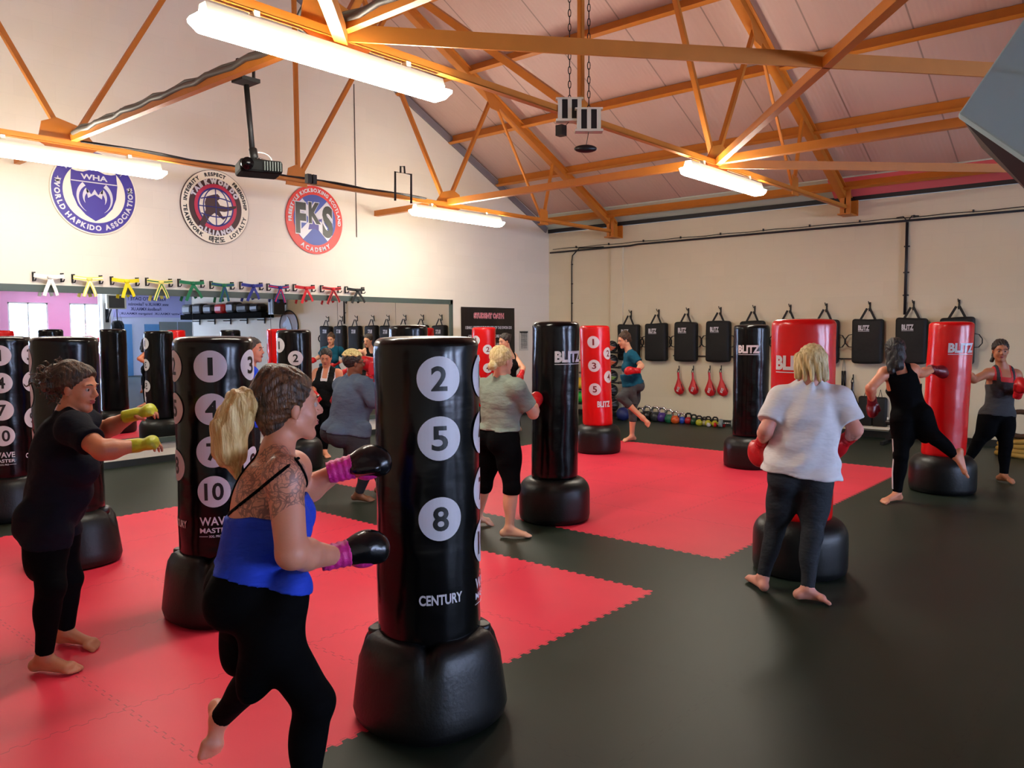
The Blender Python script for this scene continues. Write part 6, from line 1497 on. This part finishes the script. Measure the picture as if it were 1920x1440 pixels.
# --- kicking woman in teal
J6 = T(dict(head=(1170, 638, 12.35), look=hv(-0.92, -0.25, -0.3), neck=(1180, 659, 12.35), pel=(1190, 718, 12.4), shL=(1186, 667, 12.2), elL=(1203, 686, 12.1), wrL=(1194, 695, 12.0), hdL=hv(-0.95, -0.1, 0.0), shR=(1178, 666, 12.55), elR=(1186, 690, 12.66), wrR=(1181, 700, 12.5),
    hipL=(1190, 722, 12.3), knL=(1164, 745, 12.15), anL=(1205, 784, 12.15), toeL=(1218, 798, 12.1), hipR=(1190, 722, 12.48), knR=(1186, 770, 12.42), anR=(1185, 818, 12.45), toeR=(1168, 826, 12.35)))
person('person in a teal T-shirt and rolled grey leggings kicking beside the red numbered bag', J6, h=0.011, g=0.98, sk=('pale', (222, 160, 126)), hairmat=hairm('brown6', (44, 30, 20), (90, 62, 40)), hair_prims=[((0, -0.03, 0.10), (0, -0.06, 0.115), 0.036, 0.033), ((0, -0.09, 0.02), (0, -0.1, -0.04), 0.03, 0.025)], hair_cut=-0.06,
    top='tee', topmat=cloth('teal', (18, 84, 110), 0.85), hem=0.01, sleeve=0.65, loose=0.014, botmat=cloth('grey_leggings', (72, 74, 76), 0.85), bottom_len=0.42, glovemat=M['redleather'])

# --- person in the white T-shirt
J7 = T(dict(head=(1519, 684, 5.16), look=hv(-0.1, 0.98, -0.12), neck=(1519, 727, 5.16), pel=(1501, 886, 5.2), shL=(1464, 748, 5.2), elL=(1436, 806, 5.14), wrL=(1431, 826, 5.32), hdL=hv(-0.1, 0.5, -0.7), shR=(1573, 750, 5.12), elR=(1604, 806, 5.06), wrR=(1592, 820, 5.26), hdR=hv(-0.3, 0.5, -0.45),
    hipL=(1474, 905, 5.22), knL=(1453, 992, 5.3), anL=(1430, 1082, 5.3), toeL=(1404, 1094, 5.5), hipR=(1529, 908, 5.16), knR=(1523, 1005, 5.1), anR=(1514, 1103, 5.06), toeR=(1558, 1126, 5.0)))
def cover7(P, A, W, c):
    H = c['H']
    pr = []
    for a in np.linspace(-2.3, 2.3, 11):
        x = 0.082*math.sin(a); y = -0.012-0.095*math.cos(a); pr.append(cone(H(x*0.85, y*0.85, 0.05), H(x*1.12, y*1.05, -0.085-0.02*math.cos(a)+0.012*math.sin(a*7)), 0.03, 0.013, k=0.02))
    hc = A['head']; sd, f, hu = c['ax']
    def gr(F_, X): r = X-hc; an_ = np.arctan2(r@sd, -(r@f)); return F_+0.005*np.sin(an_*15+3*np.sin((r@hu)*14))+0.002*np.sin(an_*41)
    W('bobbed_hair', surface(pr, 0.0065, extra=gr, name='bob', relax=0), hairm('blonde7', (176, 146, 88), (232, 210, 156)))
person('person in a white T-shirt and dark grey leggings, seen from behind', J7, h=0.008, g=1.24, ag=1.1, lg=1.0, bust=1.1, belly=0.3, glute=0.95, sk=('pink', (216, 148, 130)), hairmat=hairm('blonde7', (176, 146, 88), (232, 210, 156)), hair_clip_front=True,
    hair_prims=[((0, -0.02, 0.07), (0, -0.03, 0.1), 0.06, 0.035)], top='tee', topmat=cloth('white_tee', (214, 212, 216), 0.85, 0.8, 5, noise=0.03), hem=0.01, sleeve=0.75, loose=0.022, shirt_drop=0.03, fold=1.9, botmat=cloth('charcoal_denim', (40, 44, 50), 0.75, 0.4, 11), bottom_len=0.97, glovemat=M['redleather'], cover=cover7, waist=0.06, face=False)

# --- kicking woman in black
J8 = T(dict(head=(1680, 660, 8.0), look=hv(0.6, 0.8, -0.1), neck=(1686, 690, 7.98), pel=(1706, 772, 8.0), shL=(1658, 700, 8.02), elL=(1632, 728, 7.9), wrL=(1635, 750, 8.1), hdL=hv(0.3, 0.5, -0.8), shR=(1712, 694, 7.96), elR=(1727, 700, 8.1), wrR=(1749, 693, 8.22), hdR=hv(0.9, 0.3, -0.2),
    hipL=(1694, 782, 8.02), knL=(1689, 855, 7.96), anL=(1682, 926, 8.0), toeL=(1654, 938, 7.88), hipR=(1722, 782, 7.98), knR=(1754, 822, 7.85), anR=(1792, 856, 7.78), toeR=(1813, 896, 7.74)))
def cover8(P, A, W, c):
    H = c['H']; rs = random.Random(2)
    pr = [cone(H(0.02, -0.08, 0.03), H(0.05, -0.12, -0.15), 0.07, 0.045), cone(H(-0.03, -0.07, 0.0), H(-0.02, -0.12, -0.19), 0.06, 0.04), cone(H(0, -0.05, 0.06), H(0.06, -0.06, -0.06), 0.06, 0.045)]
    W('loose_hair', surface(pr, 0.009, extra=lambda F, X: F+0.006*np.sin(X[..., 0]*90+X[..., 2]*40)*np.sin(X[..., 1]*80), name='lh', relax=0), hairm('black8', (5, 4, 5), (18, 11, 10)))
    h0, k0, a0 = A['hipL'], A['knL'], A['anL']; o = -c['S']*0.062
    W('side_stripe', MB().ribbon([tuple(h0*0.5+k0*0.5-c['S']*0.09), tuple(k0*1.0-c['S']*0.068), tuple(k0*0.6+a0*0.4-c['S']*0.066), tuple(k0*0.15+a0*0.85-c['S']*0.048)], 0.035, 0.006, tuple(c['F'])).mesh('s'), M['printw'], lab='white side stripe')
person('person in a black vest kicking the red bag at the right', J8, h=0.009, g=1.05, ag=1.12, lg=1.05, glute=1.15, sk=('warm', (206, 132, 98)), hairmat=hairm('black8', (5, 4, 5), (18, 11, 10)), hair_prims=[((0, -0.06, 0.05), (0, -0.08, 0.03), 0.07, 0.06)],
    hvol=1.16, top='tank', tank_back=0.055, tank_front=0.10, tank_strap=0.036, topmat=black_lg, hem=0.06, loose=0.012, botmat=black_lg, bottom_len=0.97, glovemat=M['darkred'], cover=cover8, face=False)

# --- person in the grey vest at the right edge
J9 = T(dict(head=(1876, 658, 8.95), look=hv(-0.35, -0.93, -0.12), neck=(1880, 690, 9.0), pel=(1872, 772, 9.0), shR=(1853, 700, 9.0), elR=(1826, 712, 8.85), wrR=(1806, 692, 8.62), shL=(1905, 702, 9.0), elL=(1921, 728, 8.95), wrL=(1909, 738, 8.75), hdL=hv(-0.1, -0.5, 0.8),
    hipR=(1858, 782, 9.0), knR=(1836, 825, 9.05), anR=(1812, 868, 9.15), toeR=(1795, 876, 9.0), hipL=(1884, 782, 9.0), knL=(1886, 835, 8.95), anL=(1882, 893, 8.95), toeL=(1903, 907, 8.82)))
def cover9(P, A, W, c): c['vest']('coral_top', mat('coral_cloth', (206, 50, 50), 0.7), 0.006, 0.105, 0.036)
person('person in a grey vest over a coral top, facing us at the right edge', J9, h=0.0095, g=1.04, ag=1.0, lg=1.0, sk=('olive', (176, 112, 78)), hairmat=hairm('dark9', (20, 16, 14), (46, 34, 28)), hair_prims=[((0, -0.08, 0.03), (0, -0.11, 0.03), 0.04, 0.03), ((0.04, -0.08, -0.03), (0.07, -0.03, -0.12), 0.025, 0.02)],
    top='tank', topmat=cloth('grey_vest', (62, 62, 64), 0.85, 0.5, 10), hem=0.05, loose=0.011, botmat=black_lg, bottom_len=0.95, tank_front=0.155, tank_back=0.11, tank_strap=0.018, glovemat=M['redleather'], cover=cover9)

# --- smiling woman near the mirror
J10 = T(dict(head=(611, 671, 11.15), look=hv(0.05, -0.95, -0.35), neck=(613, 692, 11.2), pel=(609, 752, 11.2), shR=(594, 699, 11.2), elR=(585, 728, 11.1), wrR=(590, 740, 10.9), shL=(634, 700, 11.2), elL=(645, 728, 11.15), wrL=(634, 742, 10.95),
    hipR=(600, 758, 11.22), knR=(599, 803, 11.2), anR=(597, 842, 11.28), toeR=(590, 848, 11.1), hipL=(619, 758, 11.2), knL=(612, 803, 11.1), anL=(608, 843, 11.12), toeL=(616, 852, 10.9)))
def cover10(P, A, W, c): c['vest']('white_neck_trim', M['printw'], 0.009, 0.125, 0.055)
person('person in a black vest with white trim standing beside the mirror', J10, h=0.011, g=1.15, ag=1.1, lg=1.0, bust=1.15, tank_front=0.15, tank_strap=0.042, sk=('warm', (206, 132, 98)), hairmat=hairm('dark10', (24, 16, 14), (50, 34, 28)), hair_cut=-0.06,
    top='tank', topmat=cloth('black_vest', (7, 7, 9)), hem=0.08, loose=0.014, shirt_drop=0.01, botmat=black_lg, bottom_len=0.95, glovemat=M['redleather'], cover=cover10)

# --- person in blue behind the second bag
zz = 7.9
J11 = T(dict(head=(475, 657, zz), look=hv(0.97, -0.1, -0.05), neck=(468, 690, zz), pel=(466, 785, zz), shR=(470, 703, zz-0.17), elR=(478, 752, zz-0.2), wrR=(500, 778, zz-0.1), shL=(470, 701, zz+0.17), elL=(480, 750, zz+0.2), wrL=(502, 776, zz+0.1),
    hipR=(466, 795, zz-0.09), knR=(470, 868, zz-0.09), anR=(464, 934, zz-0.09), toeR=(500, 946, zz-0.1), hipL=(466, 795, zz+0.09), knL=(470, 868, zz+0.09), anL=(466, 925, zz+0.12), toeL=(500, 936, zz+0.1)))
person('person in a bright blue T-shirt mostly hidden behind the second bag', J11, h=0.011, g=1.1, bust=0.5, glute=0.8, sk=('ruddy', (190, 120, 92)), hairmat=hairm('crop11', (44, 36, 32)), hair_cut=-0.03, top='tee', topmat=cloth('bright_blue', (24, 60, 190), 0.8),
    hem=0.08, sleeve=0.7, loose=0.016, botmat=cloth('dark_trousers', (28, 28, 32), 0.85), bottom_len=0.95, hands=('b', 'b'))
# ================================================================== light
w = bpy.data.worlds.new('world'); SC.world = w; w.use_nodes = True
w.node_tree.nodes['Background'].inputs[0].default_value = (0.6, 0.75, 1.0, 1); w.node_tree.nodes['Background'].inputs[1].default_value = 0.15
SC.cycles.use_denoising = True
SC.cycles.max_bounces = 8; SC.cycles.diffuse_bounces = 4; SC.cycles.glossy_bounces = 6
SC.cycles.sample_clamp_indirect = 6
